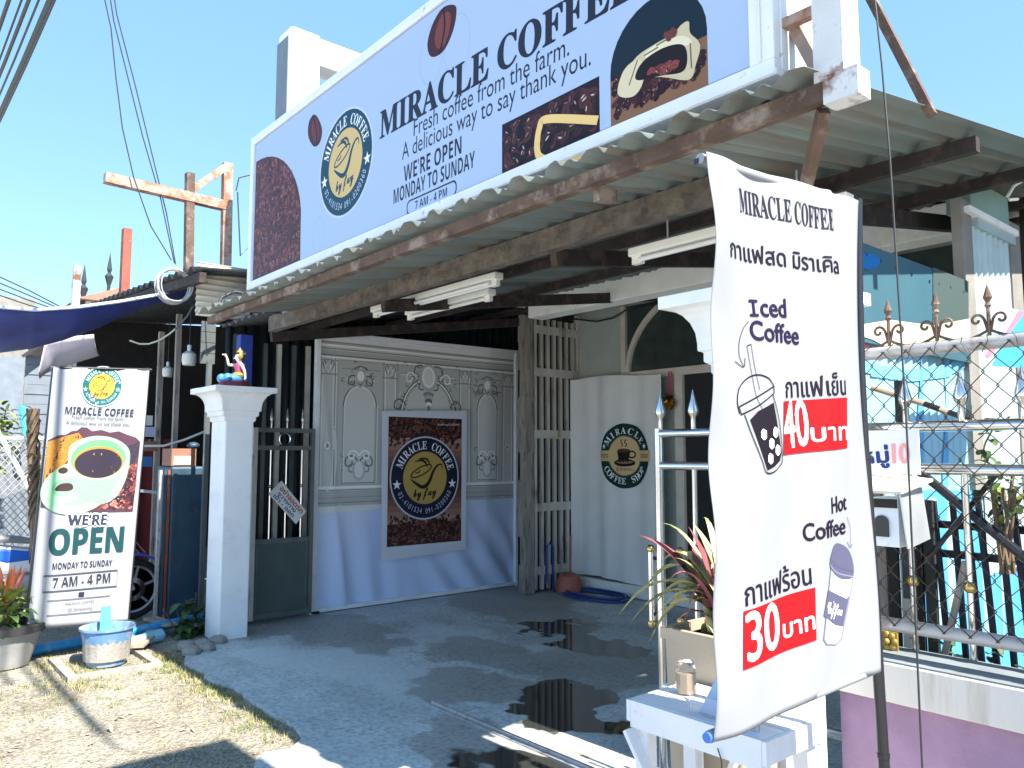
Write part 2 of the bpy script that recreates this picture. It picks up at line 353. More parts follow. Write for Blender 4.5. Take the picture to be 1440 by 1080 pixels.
class Art:
    def __init__(s): s.p = []; s.z = 0.0
    def poly(s, pts, c, dz=0.0002):
        s.z += dz; s.p.append(([tuple(p)[:2] for p in pts], c, s.z)); return s
    def rect(s, a0, a1, b0, b1, c): return s.poly([(a0, b0), (a1, b0), (a1, b1), (a0, b1)], c)
    def ell(s, a, b, ra, rb, c, rot=0.0, n=40, t0=0, t1=2*math.pi, dz=0.0002):
        k = n if t1-t0 > 6.28 else n+1; ca, sa = math.cos(rot), math.sin(rot); pts = []
        for i in range(k):
            t = t0+(t1-t0)*i/n; x, y = ra*math.cos(t), rb*math.sin(t); pts.append((a+x*ca-y*sa, b+x*sa+y*ca))
        return s.poly(pts, c, dz)
    def rrect(s, a0, a1, b0, b1, r, c):
        pts = []
        for cx, cy, t in ((a1-r, b0+r, -90), (a1-r, b1-r, 0), (a0+r, b1-r, 90), (a0+r, b0+r, 180)):
            pts += [(cx+r*math.cos(R(t+i*18)), cy+r*math.sin(R(t+i*18))) for i in range(6)]
        return s.poly(pts, c)
    def stroke(s, pts, w, c, closed=False):
        pts = [Vector(p[:2]) for p in pts]; n = len(pts); A = []; B = []
        for i in range(n):
            t = (pts[(i+1) % n]-pts[i-1]) if closed else (pts[min(i+1, n-1)]-pts[max(i-1, 0)])
            nn = Vector((-t.y, t.x)); nn = nn.normalized() if nn.length > 1e-9 else Vector((0, 1))
            ww = w[i] if isinstance(w, (list, tuple)) else w
            A.append(pts[i]+nn*ww/2); B.append(pts[i]-nn*ww/2)
        s.z += 0.0002
        for i in range(n if closed else n-1):
            j = (i+1) % n; s.p.append(([tuple(A[i]), tuple(B[i]), tuple(B[j]), tuple(A[j])], c, s.z))
        return s
    def curve(s, pts, w, c, k=6):
        P = [Vector(p[:2]) for p in pts]; out = []; W = []
        for i in range(len(P)-1):
            p0, p1, p2, p3 = P[max(i-1, 0)], P[i], P[i+1], P[min(i+2, len(P)-1)]
            for j in range(k):
                t = j/k; out.append(0.5*((2*p1)+(p2-p0)*t+(2*p0-5*p1+4*p2-p3)*t*t+(3*p1-p0-3*p2+p3)*t**3))
                if isinstance(w, (list, tuple)): W.append(w[i]*(1-t)+w[i+1]*t)
        out.append(P[-1])
        if W: W.append(w[-1])
        return s.stroke(out, W or w, c)
    def text(s, t, p, q, h, c, st=None, bold=0.0):
        """lettering from point p to point q (baseline ends), cap height h"""
        t = mathstyle(t, st); gl = glyphs(t); x0, x1, y0, y1 = ext(gl)
        _, _, _, H = ext(glyphs(mathstyle('H', st)))
        p, q = Vector(p[:2]), Vector(q[:2]); u = (q-p); L_ = u.length; u = u.normalized(); v = Vector((-u.y, u.x))
        sx = L_/(x1-x0); sy = h/H; s.z += 0.0002
        offs = [(0, 0)] if not bold else [(-bold, 0), (bold, 0), (0, -bold*0.6), (0, bold*0.6)]
        for ox, oy in offs:
            for gi, g in enumerate(gl):
                s.z += 0.00001
                for tr in g: s.p.append(([tuple(p+u*((x-x0)*sx+ox)+v*(y*sy+oy)) for x, y in tr], c, s.z))
        return s
    def arc_text(s, t, ctr, r, h, c, a0, a1, st=None, flip=False, wx=0.8):
        s.z += 0.0002; ch = list(t); n = len(ch); _, _, _, H = ext(glyphs(mathstyle('H', st)))
        k = h/H
        for i, cc in enumerate(ch):
            if cc == ' ': continue
            a = R(a0+(a1-a0)*(i+0.5)/n); gl = glyphs(mathstyle(cc, st)); x0, x1, _, _ = ext(gl)
            u = Vector((-math.sin(a), math.cos(a)))*(1 if flip else -1); v = Vector((math.cos(a), math.sin(a)))*(-1 if flip else 1)
            o = Vector(ctr)+Vector((math.cos(a), math.sin(a)))*(r+(h if flip else 0))
            for g in gl:
                s.z += 0.00001
                for tr in g: s.p.append(([tuple(o+u*(x-(x0+x1)/2)*k*wx+v*y*k) for x, y in tr], c, s.z))
        return s
    def star(s, a, b, r, c):
        return s.poly([(a+(r if i % 2 == 0 else r*0.4)*math.cos(R(90+36*i)), b+(r if i % 2 == 0 else r*0.4)*math.sin(R(90+36*i))) for i in range(10)], c)
    def beans(s, poly, n, r, rng, cols=None, hl=0.5, dens=None):
        cols = cols or [rgb(70, 34, 28), rgb(48, 24, 24), rgb(92, 48, 36), rgb(30, 17, 20), rgb(110, 62, 48)]
        xs = [p[0] for p in poly]; ys = [p[1] for p in poly]
        def ins(x, y):
            c = False; j = len(poly)-1
            for i in range(len(poly)):
                if (poly[i][1] > y) != (poly[j][1] > y) and x < (poly[j][0]-poly[i][0])*(y-poly[i][1])/(poly[j][1]-poly[i][1])+poly[i][0]: c = not c
                j = i
            return c
        k = 0; tries = 0
        while k < n and tries < n*20:
            tries += 1; a = rng.uniform(min(xs), max(xs)); b = rng.uniform(min(ys), max(ys)); rr = r*rng.uniform(0.75, 1.2); t = rng.uniform(0, math.pi)
            if dens and rng.random() > dens(a, b): continue
            if not all(ins(a+rr*math.cos(q), b+rr*math.sin(q)) for q in (0, 1.57, 3.14, 4.71)): continue
            k += 1; c = rng.choice(cols)
            s.ell(a, b, rr, rr*0.66, c, t, 10, dz=0.00002)
            s.ell(a, b, rr*0.8, rr*0.09, tuple(x*0.3 for x in c[:3])+(1,), t+0.1, 6, dz=0.00001)
            if rng.random() < hl: s.ell(a-math.sin(t)*rr*0.32, b+math.cos(t)*rr*0.32, rr*0.42, rr*0.13, rng.choice([rgb(168, 136, 126), rgb(136, 100, 90), rgb(190, 166, 156), rgb(120, 84, 76)]), t, 6, dz=0.00001)
        return s
    def layered(s):
        """give every shape the lowest print layer that lies above all shapes it overlaps"""
        xs = [q[0] for p in s.p for q in p[0]]; cell = max(1e-3, (max(xs)-min(xs))/60); hsh = {}; out = []; i = 0
        while i < len(s.p):
            j = i
            while j < len(s.p) and s.p[j][2] == s.p[i][2]: j += 1
            grp = []; lay = 0
            for pts, c, z in s.p[i:j]:
                b = (min(q[0] for q in pts), max(q[0] for q in pts), min(q[1] for q in pts), max(q[1] for q in pts)); cs = [(x, y) for x in range(int(b[0]//cell), int(b[1]//cell)+1) for y in range(int(b[2]//cell), int(b[3]//cell)+1)]
                for k in cs:
                    for b2, l2 in hsh.get(k, ()):
                        if l2 >= lay and b[0] < b2[1] and b2[0] < b[1] and b[2] < b2[3] and b2[2] < b[3]: lay = l2+1
                grp.append((pts, c, b, cs))
            for pts, c, b, cs in grp:
                out.append((pts, c, lay))
                for k in cs: hsh.setdefault(k, []).append((b, lay))
            i = j
        return out
    def build(s, name, surf, m, parent, cuts_a=None, cuts_b=None, d0=0.0012):
        lay_ = s.layered(); top_ = max(l for _, _, l in lay_)+1; st_ = min(0.00012, 0.004/top_); s.p = [(p, c, l*st_) for p, c, l in lay_]
        bm_ = bmesh.new(); cl = bm_.loops.layers.float_color.new('Col'); zl = {}
        for pts, c, z in s.p:
            vs = [bm_.verts.new((a, b, z)) for a, b in pts]
            try: f = bm_.faces.new(vs)
            except ValueError: continue
            for lp in f.loops: lp[cl] = tuple(c[:3])+(1,)
        bmesh.ops.triangulate(bm_, faces=[f for f in bm_.faces if len(f.verts) > 4])
        for lst, no in ((cuts_a, (1, 0, 0)), (cuts_b, (0, 1, 0))):
            for c in lst or []:
                co = (c, 0, 0) if no[0] else (0, c, 0)
                bmesh.ops.bisect_plane(bm_, geom=bm_.verts[:]+bm_.edges[:]+bm_.faces[:], plane_co=co, plane_no=no, dist=1e-7)
        off = LOC[parent.name]
        for v in bm_.verts: v.co = Vector(surf(v.co.x, v.co.y, d0+v.co.z)) - off
        me = bpy.data.meshes.new(name); bm_.to_mesh(me); bm_.free(); me.materials.append(M[m])
        o = bpy.data.objects.new(name, me); COL.objects.link(o); o.parent = parent; LOC[o.name] = off.copy(); return o
def smooth_loop(pts, k=5):
    P = [Vector(p[:2]) for p in pts]; n = len(P); out = []
    for i in range(n):
        p0, p1, p2, p3 = P[i-1], P[i], P[(i+1) % n], P[(i+2) % n]
        for j in range(k): t = j/k; out.append(tuple(0.5*((2*p1)+(p2-p0)*t+(2*p0-5*p1+4*p2-p3)*t*t+(3*p1-p0-3*p2+p3)*t**3)))
    return out
def frange(a, b, st):
    r = []; x = a
    while x < b: r.append(x); x += st
    return r
WHT = rgb(236, 238, 244); INK = rgb(34, 36, 52)

def logo(art, ctr, r, ring, gold, ink=None, txt=None, big=True):
    ink = ink or ring; txt = txt or WHT; x, y = ctr
    art.ell(x, y, r*1.04, r*1.04, rgb(196, 200, 214)); art.ell(x, y, r, r, ring); art.ell(x, y, r*0.655, r*0.655, gold)
    art.arc_text('MIRACLE COFFEE', ctr, r*0.715, r*0.2, txt, 160, 14, 'serifb', wx=0.72)
    art.star(x-r*0.83, y-r*0.16, r*0.13, txt); art.star(x+r*0.83, y-r*0.16, r*0.13, txt)
    art.arc_text('02-4101534 091-0200360', ctr, r*0.76, r*0.13, rgb(190, 196, 220), 204, 336, None, flip=True, wx=0.7)
    P = lambda a, b: (x+a*r, y+b*r)
    art.curve([P(-.44, -.02), P(-.30, -.12), P(-.12, -.22), P(.02, -.2), P(.14, -.06), P(.24, .16), P(.36, .30), P(.48, .33), P(.52, .2)], [r*.02, r*.06, r*.09, r*.1, r*.09, r*.07, r*.05, r*.035, r*.015], ink)
    art.stroke([P(-.12+.32*math.cos(t)*.94-.09*math.sin(t)*.34, .17+.32*math.cos(t)*.40+.1*math.sin(t)*.94) for t in [i*math.pi/14 for i in range(28)]], r*.035, ink, closed=True)
    art.curve([P(-.32, .40), P(-.12, .44), P(.0, .38), P(.06, .26)], [r*.02, r*.06, r*.06, r*.02], ink)
    art.curve([P(-.2, .48), P(.0, .48), P(.1, .40), P(.12, .3)], [r*.02, r*.05, r*.05, r*.02], ink)
    art.curve([P(-.3, .12), P(-.2, .14), P(-.16, .2)], r*.03, ink)
    art.text('by fay', P(-.34, -.48), P(.34, -.42), r*.2, ink, 'script', bold=r*0.008)

# ================================================================== SETTING: ground, driveway
def ground_mat():
    m = bpy.data.materials.new('dirt'); m.use_nodes = True; nt = m.node_tree; L = nt.links.new; b = nt.nodes['Principled BSDF']
    tc = nt.nodes.new('ShaderNodeTexCoord'); P = tc.outputs['Object']
    def noise(sc, d=6, r=0.6):
        n = nt.nodes.new('ShaderNodeTexNoise'); n.inputs['Scale'].default_value = sc; n.inputs['Detail'].default_value = d; n.inputs['Roughness'].default_value = r; L(P, n.inputs['Vector']); return n.outputs[0]
    def ramp(v, stops):
        r = nt.nodes.new('ShaderNodeValToRGB'); e = r.color_ramp.elements
        e[0].position, e[0].color = stops[0][0], stops[0][1]+(1,); e[1].position, e[1].color = stops[-1][0], stops[-1][1]+(1,)
        for p, c in stops[1:-1]: x = e.new(p); x.color = c+(1,)
        L(v, r.inputs[0]); return r.outputs[0]
    base = ramp(noise(1.6, 8), [(0.32, (0.235, 0.21, 0.16)), (0.5, (0.325, 0.305, 0.25)), (0.66, (0.395, 0.38, 0.33))])
    vo = nt.nodes.new('ShaderNodeTexVoronoi'); vo.inputs['Scale'].default_value = 55; L(P, vo.inputs['Vector'])
    peb = ramp(vo.outputs['Color'], [(0.2, (0.55, 0.5, 0.45)), (0.5, (1.0, 0.97, 0.92)), (0.9, (1.35, 1.3, 1.25))])
    mx = nt.nodes.new('ShaderNodeMix'); mx.data_type = 'RGBA'; mx.blend_type = 'MULTIPLY'; mx.inputs[0].default_value = 0.75; L(base, mx.inputs[6]); L(peb, mx.inputs[7])
    sp = ramp(noise(130, 3), [(0.36, (0.45, 0.4, 0.34)), (0.5, (1, 1, 1)), (0.7, (1.15, 1.12, 1.1))])
    m2 = nt.nodes.new('ShaderNodeMix'); m2.data_type = 'RGBA'; m2.blend_type = 'MULTIPLY'; m2.inputs[0].default_value = 0.8; L(mx.outputs[2], m2.inputs[6]); L(sp, m2.inputs[7])
    L(m2.outputs[2], b.inputs['Base Color']); b.inputs['Roughness'].default_value = 0.95
    ad = nt.nodes.new('ShaderNodeMath'); ad.operation = 'ADD'; L(vo.outputs['Distance'], ad.inputs[0]); L(noise(60, 6), ad.inputs[1])
    bp = nt.nodes.new('ShaderNodeBump'); bp.inputs['Strength'].default_value = 0.9; bp.inputs['Distance'].default_value = 0.012; L(ad.outputs[0], bp.inputs['Height']); L(bp.outputs[0], b.inputs['Normal'])
    return m
def concrete_mat():
    m = bpy.data.materials.new('wet_concrete'); m.use_nodes = True; nt = m.node_tree; L = nt.links.new; b = nt.nodes['Principled BSDF']
    tc = nt.nodes.new('ShaderNodeTexCoord'); P = tc.outputs['Object']
    def mth(op, a, c=None, d=None):
        n = nt.nodes.new('ShaderNodeMath'); n.operation = op
        for i, v in enumerate((a, c, d)):
            if v is None: continue
            if isinstance(v, (int, float)): n.inputs[i].default_value = v
            else: L(v, n.inputs[i])
        return n.outputs[0]
    def noise(sc, d=8, r=0.62, vec=P):
        n = nt.nodes.new('ShaderNodeTexNoise'); n.inputs['Scale'].default_value = sc; n.inputs['Detail'].default_value = d; n.inputs['Roughness'].default_value = r; L(vec, n.inputs['Vector']); return n
    def vm(op, a, v):
        n = nt.nodes.new('ShaderNodeVectorMath'); n.operation = op; L(a, n.inputs[0])
        if isinstance(v, tuple): n.inputs[1].default_value = v
        else: L(v, n.inputs[1])
        return n
    nz = noise(2.6, 3, .5).outputs['Color']; w = vm('ADD', P, vm('MULTIPLY', vm('SUBTRACT', nz, (0.5, 0.5, 0.5)).outputs[0], (0.85, 0.85, 0)).outputs[0]).outputs[0]
    def field(blobs):
        cur = None
        for cx, cy, rx, ry in blobs:
            q = vm('MULTIPLY', vm('SUBTRACT', w, (cx, cy, 0)).outputs[0], (1/rx, 1/ry, 0)).outputs[0]
            ln = nt.nodes.new('ShaderNodeVectorMath'); ln.operation = 'LENGTH'; L(q, ln.inputs[0]); d = ln.outputs['Value']
            cur = d if cur is None else mth('MINIMUM', cur, d)
        return cur
    def mask(d, a, c):
        r = nt.nodes.new('ShaderNodeMapRange'); r.interpolation_type = 'SMOOTHSTEP'; r.inputs[1].default_value = a; r.inputs[2].default_value = c; r.inputs[3].default_value = 1; r.inputs[4].default_value = 0; L(d, r.inputs[0]); return r.outputs[0]
    wet = mask(field([(-5.0, 4.75, 0.36, 0.28), (-4.4, 4.58, 0.5, 0.3), (-3.62, 3.5, 0.33, 0.3), (-3.3, 3.2, 0.33, 0.24), (-2.6, 2.5, 0.6, 0.2)]), 0.86, 1.02)
    damp = mask(field([(-4.75, 3.75, 0.6, 0.36), (-5.9, 3.25, 0.75, 0.36), (-6.3, 5.5, 0.7, 1.0), (-5.5, 4.9, 0.8, 0.4), (-4.1, 3.15, 0.45, 0.3), (-3.9, 4.1, 0.6, 0.6), (-2.9, 2.55, 0.9, 0.25), (-6.6, 3.0, 0.4, 0.7)]), 0.85, 1.06)
    pale = mask(field([(-5.4, 3.9, 0.65, 0.3), (-4.9, 2.9, 0.9, 0.4), (-4.5, 4.15, 0.3, 0.2), (-5.6, 2.5, 0.6, 0.3)]), 0.6, 1.15)
    def mix(f, a, c, mode='MIX'):
        n = nt.nodes.new('ShaderNodeMix'); n.data_type = 'RGBA'; n.blend_type = mode
        if isinstance(f, float): n.inputs[0].default_value = f
        else: L(f, n.inputs[0])
        for i, v in ((6, a), (7, c)):
            if isinstance(v, tuple): n.inputs[i].default_value = v+(1,)
            else: L(v, n.inputs[i])
        return n.outputs[2]
    def ramp(v, stops):
        r = nt.nodes.new('ShaderNodeValToRGB'); e = r.color_ramp.elements
        e[0].position, e[0].color = stops[0][0], stops[0][1]+(1,); e[1].position, e[1].color = stops[-1][0], stops[-1][1]+(1,)
        for p, c in stops[1:-1]: x = e.new(p); x.color = c+(1,)
        L(v, r.inputs[0]); return r.outputs[0]
    base = ramp(noise(1.3).outputs[0], [(0.3, (0.40, 0.43, 0.43)), (0.5, (0.55, 0.585, 0.585)), (0.68, (0.66, 0.70, 0.70))])
    fine = ramp(noise(34, 8).outputs[0], [(0.32, (0.55, 0.55, 0.55)), (0.5, (1, 1, 1)), (0.7, (1.25, 1.25, 1.25))])
    c = mix(0.8, base, fine, 'MULTIPLY')
    c = mix(mth('MULTIPLY', pale, 0.6), c, (0.66, 0.69, 0.69))
    c = mix(mth('MULTIPLY', damp, 0.5), c, mix(0.8, (0.2, 0.17, 0.13), fine, 'MULTIPLY'))
    c = mix(wet, c, (0.035, 0.037, 0.034))
    L(c, b.inputs['Base Color'])
    rg = mth('SUBTRACT', 0.82, mth('MULTIPLY', damp, 0.25)); rr = nt.nodes.new('ShaderNodeMix'); L(wet, rr.inputs[0]); L(rg, rr.inputs[2]); rr.inputs[3].default_value = 0.05; L(rr.outputs[0], b.inputs['Roughness'])
    bp = nt.nodes.new('ShaderNodeBump'); bp.inputs['Distance'].default_value = 0.006; L(mth('MULTIPLY', mth('SUBTRACT', 1.0, wet), 0.5), bp.inputs['Strength']); L(noise(28, 8).outputs[0], bp.inputs['Height']); L(bp.outputs[0], b.inputs['Normal'])
    return m
M['dirt'] = ground_mat(); M['wet_concrete'] = concrete_mat()
struct('ground', MB().add([(-400, -400, 0), (400, -400, 0), (400, 400, 0), (-400, 400, 0)], [(0, 1, 2, 3)]), 'dirt')
rg = random.Random(3)
edge = [(-7.2, 2.62), (-6.85, 2.55), (-6.3, 2.15), (-6.05, 1.98)]
x = -5.9
while x < -4.0: edge.append((x, 1.95+rg.uniform(-.035, .035))); x += rg.uniform(.1, .22)
edge += [(-3.95, 1.90), (-3.86, 1.80), (-3.9, 1.68), (-3.78, 1.58), (-3.4, 1.5), (-2.6, 1.42), (-1.2, 1.4), (-1.2, 2.59), (-1.2, 7.3), (-7.2, 7.3)]
drv = MB()
n = len(edge); drv.add([(a, b, 0.022) for a, b in edge]+[(a, b, -0.05) for a, b in edge], [tuple(range(n))]+[(i, (i+1) % n, n+(i+1) % n, n+i) for i in range(n)])
struct('driveway', drv, 'wet_concrete')
struct('road', MB().box(-120, 120, -9, -.35, -.05, .012), M.setdefault('road_concrete', mat('road_concrete', (.64, .63, .60), .9, var=.1, scale=2, bump=.3)))
struct('gate_track', MB().bar((-3.98, 2.75, 0.034), (1.2, 2.75, 0.034), 0.014, 0.02).bar((-3.98, 2.728, 0.026), (1.2, 2.728, 0.026), 0.022, 0.006), 'galv')

# ================================================================== CARPORT ROOF
SX0, SX1 = -5.93, -1.05
def zr(y): return 2.545+0.155*(y-1.95)
roof = thing('carport_roof', 'rusty carport roof of corrugated zinc sheet on old beams above the driveway', 'roof', (-3.8, 2.03, 0))
def rsheet(u, v):
    xx = SX0+(SX1-SX0)*u; yy = 1.93+5.3*v
    ph = (xx/0.195) % 1.0; h = 0.036*math.exp(-((ph-0.5)/0.16)**2)+0.004*math.sin(xx*9)+0.009*math.cos(ph*6*math.pi)
    sag = 0.012*math.sin(xx*1.7)*(1-v)
    return (xx, yy+0.012*math.sin(xx*23)*(1 if v == 0 else 0), zr(yy)+h+0.004+sag)
MB().grid(lambda u, v: (-7.32+1.45*u, 2.60+4.6*v, zr(2.60+4.6*v)+.052+.02*math.sin(u*60)), 80, 2).build('roof_sheet', 'dark_corr', roof, smooth=True, solid=.002)
MB().grid(rsheet, 400, 6).build('roof_sheet', 'roof_zinc', roof, smooth=True, solid=0.002)
MB().bar((SX0+.02, 2.03, 2.505), (-1.0, 2.03, 2.508), 0.045, 0.052).build('front_beam', 'rust_steel', roof)
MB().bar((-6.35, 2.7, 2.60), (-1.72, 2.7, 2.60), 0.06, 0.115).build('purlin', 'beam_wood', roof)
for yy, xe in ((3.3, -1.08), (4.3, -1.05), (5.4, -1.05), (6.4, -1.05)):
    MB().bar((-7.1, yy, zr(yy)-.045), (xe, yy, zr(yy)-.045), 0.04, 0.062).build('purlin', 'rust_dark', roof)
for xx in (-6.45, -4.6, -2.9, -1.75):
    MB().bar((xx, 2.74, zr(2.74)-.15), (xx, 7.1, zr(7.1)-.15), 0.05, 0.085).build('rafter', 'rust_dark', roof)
pb = onY(1153, 146, 2.03)
MB().bar((pb.x, 2.05, 2.47), (-1.42, 2.40, 2.03), 0.032, 0.036).build('brace', 'rust_steel', roof)
MB().bar((-1.95, 2.06, 2.46), (-1.95, 2.16, 2.47), 0.03, 0.05).build('bracket', 'rust_steel', roof)

# ================================================================== SHOP SIGN ON THE ROOF
sx0, sx1, sz0, sz1, sy = -5.25, -1.2, 2.635, 3.712, 2.05
sign = thing('shop_sign', 'large white coffee shop lightbox sign with coffee bean pictures on the carport roof', 'shop sign', (-3.2, sy, sz0))
MB().box(sx0+.01, sx1-.01, sy+.012, sy+.24, sz0+.01, sz1-.01).build('cabinet', 'white_metal', sign)
fr = MB()
fr.box(sx0, sx1, sy-.008, sy+.03, sz0, sz0+.05).box(sx0, sx1, sy-.008, sy+.03, sz1-.05, sz1).box(sx0, sx0+.055, sy-.008, sy+.03, sz0+.05, sz1-.05).box(sx1-.085, sx1, sy-.008, sy+.03, sz0+.05, sz1-.05)
fr.box(sx0-.003, sx1+.003, sy-.004, sy+.245, sz0-.003, sz0+.02).box(sx1-.02, sx1+.004, sy+.03, sy+.25, sz0+.02, sz1)
fr.bar((sx1-.045, sy-.012, sz0+.05), (sx1-.045, sy-.012, sz1-.05), .008, .008)
fr.build('frame', 'white_metal', sign, bevel=0.004)
for px in (520, 640, 700, 797, 905, 985, 1082): 
    q = onY(px, 300, 2.12).x
    MB().bar((q, 2.12, zr(2.12)-.0), (q+.03, 2.16, sz0), .035, .035).build('leg', 'rust_steel', sign)
S = lambda x, y: (lambda p: (p.x, p.z))(onY(x, y, sy))
rb = random.Random(11)
A = Art(); A.rect(sx0+.055, sx1-.085, sz0+.05, sz1-.05, rgb(166, 184, 212))
A.stroke([(sx0+.06, sz0+.055), (sx1-.09, sz0+.055), (sx1-.09, sz1-.055), (sx0+.06, sz1-.055)], .008, rgb(140, 146, 170), True)  # grey outline painted in as the shadow gap beside the frame
cx0 = sx0+.075; arch = [(cx0, sz0+.055), (cx0+.74, sz0+.055)]+[(cx0+.74*math.cos(t), 2.93+.6*math.sin(t)) for t in [i*math.pi/2/12 for i in range(1, 13)]]
A.poly(arch, rgb(70, 34, 34)); A.beans(arch, 900, .019, rb, [rgb(116, 60, 52), rgb(92, 42, 38), rgb(130, 78, 66), rgb(62, 28, 30), rgb(104, 50, 44), rgb(78, 36, 36)], .35)
for tx, ty, s_ in ((3.03, 3.44, 1.0), (2.82, 3.40, 1.0), (4.2, 2.8, .7)):   # faint grey cup outlines in the print
    A.stroke([(-tx+.1*s_*math.cos(t), ty+.15*s_*math.sin(t)) for t in [i*math.pi/12 for i in range(24)]], .008, rgb(158, 176, 200), True)
logo(A, (-3.885, 3.147), .30, rgb(18, 62, 78), rgb(206, 176, 116))
def bean(pts, c, hi):
    pts = smooth_loop(pts)
    A.poly(pts, c); n_ = len(pts); cx_ = sum(p[0] for p in pts)/n_; cy_ = sum(p[1] for p in pts)/n_
    A.poly([(cx_+(p[0]-cx_)*.55+.01, cy_+(p[1]-cy_)*.75) for p in pts], hi)
    A.curve([max(pts, key=lambda p: p[1]), (cx_+.025, cy_), min(pts, key=lambda p: p[1])], .014, rgb(30, 12, 14))
bean([S(*p) for p in ((432, 184), (434, 196), (441, 206), (449, 200), (452, 182), (446, 165), (440, 161), (434, 170))], rgb(72, 30, 36), rgb(104, 48, 50))
bean([S(*p) for p in ((600, 60), (603, 77), (612, 79), (625, 68), (637, 40), (641, 12), (634, 6), (620, 12), (607, 34))], rgb(66, 26, 26), rgb(116, 56, 48))
A.text('MIRACLE COFFEE', (-3.505, 3.165), (-1.74, 3.135), .145, INK, 'serifb', bold=.004)
A.text('Fresh coffee from the farm.', (-3.18, 3.075), (-2.08, 3.05), .085, INK)
A.text('A delicious way to say thank you.', (-3.285, 2.985), (-1.965, 2.965), .085, INK)
A.text("WE'RE OPEN", (-3.265, 2.865), (-2.78, 2.868), .082, INK, 'sansb'); A.text('MONDAY TO SUNDAY', (-3.36, 2.775), (-2.68, 2.775), .075, INK, 'sansb')
A.rrect(-3.235, -2.815, 2.682, 2.758, .03, INK); A.rrect(-3.227, -2.823, 2.69, 2.75, .025, rgb(166, 184, 212)); A.text('7 AM - 4 PM', (-3.16, 2.699), (-2.89, 2.699), .04, INK, 'sansb')
q = [(-2.49, sz0+.055), (-1.922, sz0+.055), (-1.922, 2.905), (-2.49, 2.905)]
A.poly(q, rgb(34, 18, 22)); A.beans(q, 210, .03, rb, [rgb(58, 30, 34), rgb(40, 20, 26), rgb(76, 40, 42), rgb(28, 14, 20)], .55)
sc_ = [S(*p) for p in ((842, 168), (770, 167), (758, 180), (755, 212), (765, 224), (800, 226), (842, 205))]
A.curve([p if p[0] < -1.93 else (-1.93, p[1]) for p in sc_], .034, rgb(228, 192, 124))
cxr, w2 = -1.655, .212; archr = [(cxr-w2, sz0+.055), (cxr+w2, sz0+.055)]+[(cxr+w2*math.cos(t), 2.885+.205*math.sin(t)) for t in [i*math.pi/16 for i in range(17)]]
A.poly(archr, rgb(22, 34, 46)); A.poly([(cxr-w2, sz0+.055), (cxr+w2, sz0+.055), (cxr+w2, 2.86), (cxr-w2, 2.86)], rgb(128, 92, 66))
A.beans([(cxr-w2, sz0+.055), (cxr+w2, sz0+.09), (cxr+w2, 2.86), (cxr+.05, 2.9), (cxr-w2, 2.88)], 230, .018, rb, [rgb(58, 28, 32), rgb(40, 20, 26), rgb(78, 40, 40)], .4)
sack = [S(*p) for p in ((872, 130), (890, 85), (920, 62), (945, 48), (958, 34), (968, 30), (970, 46), (984, 62), (978, 90), (968, 112), (930, 108), (905, 112), (892, 128))]
A.poly(smooth_loop(sack), rgb(198, 184, 150)); A.poly(smooth_loop([S(*p) for p in ((868, 132), (876, 100), (894, 84), (906, 92), (902, 120), (888, 136))]), rgb(212, 198, 164)); A.poly(smooth_loop([S(*p) for p in ((905, 76), (930, 58), (960, 50), (972, 60), (950, 68), (920, 82))]), rgb(222, 210, 178)); A.poly(smooth_loop([S(*p) for p in ((894, 112), (902, 88), (930, 68), (958, 62), (966, 78), (960, 100), (930, 106))]), rgb(30, 18, 18))
A.beans([S(*p) for p in ((900, 108), (912, 94), (955, 76), (960, 100), (930, 107))], 30, .016, rb, [rgb(132, 62, 58), rgb(104, 46, 44)], .5)
for a_ in ((884, 120, 896, 84), (922, 64, 950, 48), (970, 60, 972, 96), (905, 78, 925, 66)): A.stroke([S(*a_[:2]), S(*a_[2:])], .006, rgb(120, 100, 74))
A.beans([S(*p) for p in ((920, 52), (945, 38), (958, 46), (940, 60))], 14, .014, rb, [rgb(108, 58, 50)], .4)
A.build('printed_face', lambda a, b, d: (a, sy+.006-d, b), 'art_vinyl', sign, d0=.0015)

# posts and frames round the sign
t = thing('sign_post', 'white peeling steel post standing at the right end of the rusty front beam', 'post', (-1.02, 2.05, 2.54))
e1 = onY(1150, 60, 2.05).x; e2 = onY(1192, 60, 2.05).x
MB().box(e1, e2, 2.02, 2.12, 2.54, 3.9).build('post', 'white_rust', t)
f1, f2 = onY(1157, 125, 1.99), onY(1207, 125, 1.99); MB().box(f1.x, f2.x, 1.99, 2.06, onY(1180, 139, 1.99).z, 2.538).build('foot_block', 'white_rust', t)
p1 = onY(1097, 38, 2.1); p2 = onY(1150, 14, 2.1); MB().bar(p1, p2, .03, .03).build('tie_bar', 'rust_light', t)
p1 = onY(1112, 28, 2.14); p2 = onY(1160, 116, 2.14); MB().bar(p1, p2, .035, .035).build('diagonal_strut', 'rust_light', t)
p1 = onY(1226, 0, 2.75); p2 = onY(1310, 162, 2.75)
single('strut', MB().bar(p1+(p1-p2)*.6, p2, .03, .03), 'rust_steel', 'thin rusty steel strut leaning above the right end of the carport roof', 'strut')
t = thing('goalpost_frame', 'thick white painted frame post rising behind the left end of the shop sign', 'frame', onY(412, 165, 2.75))
a = onY(391, 60, 2.75).x; c = onY(409, 60, 2.75).x; top = onY(420, 24, 2.75).z; ye = 2.75+(c-a)*1.05
MB().box(a, c, 2.75, ye, zr(2.8), top).build('post', 'white_paint', t, bevel=.03)
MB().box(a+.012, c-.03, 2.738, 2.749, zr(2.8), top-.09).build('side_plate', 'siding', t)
MB().box(a+.02, c-.02, ye, ye+1.9, top-.27, top-.02).build('crossbar', 'white_paint', t, bevel=.01)

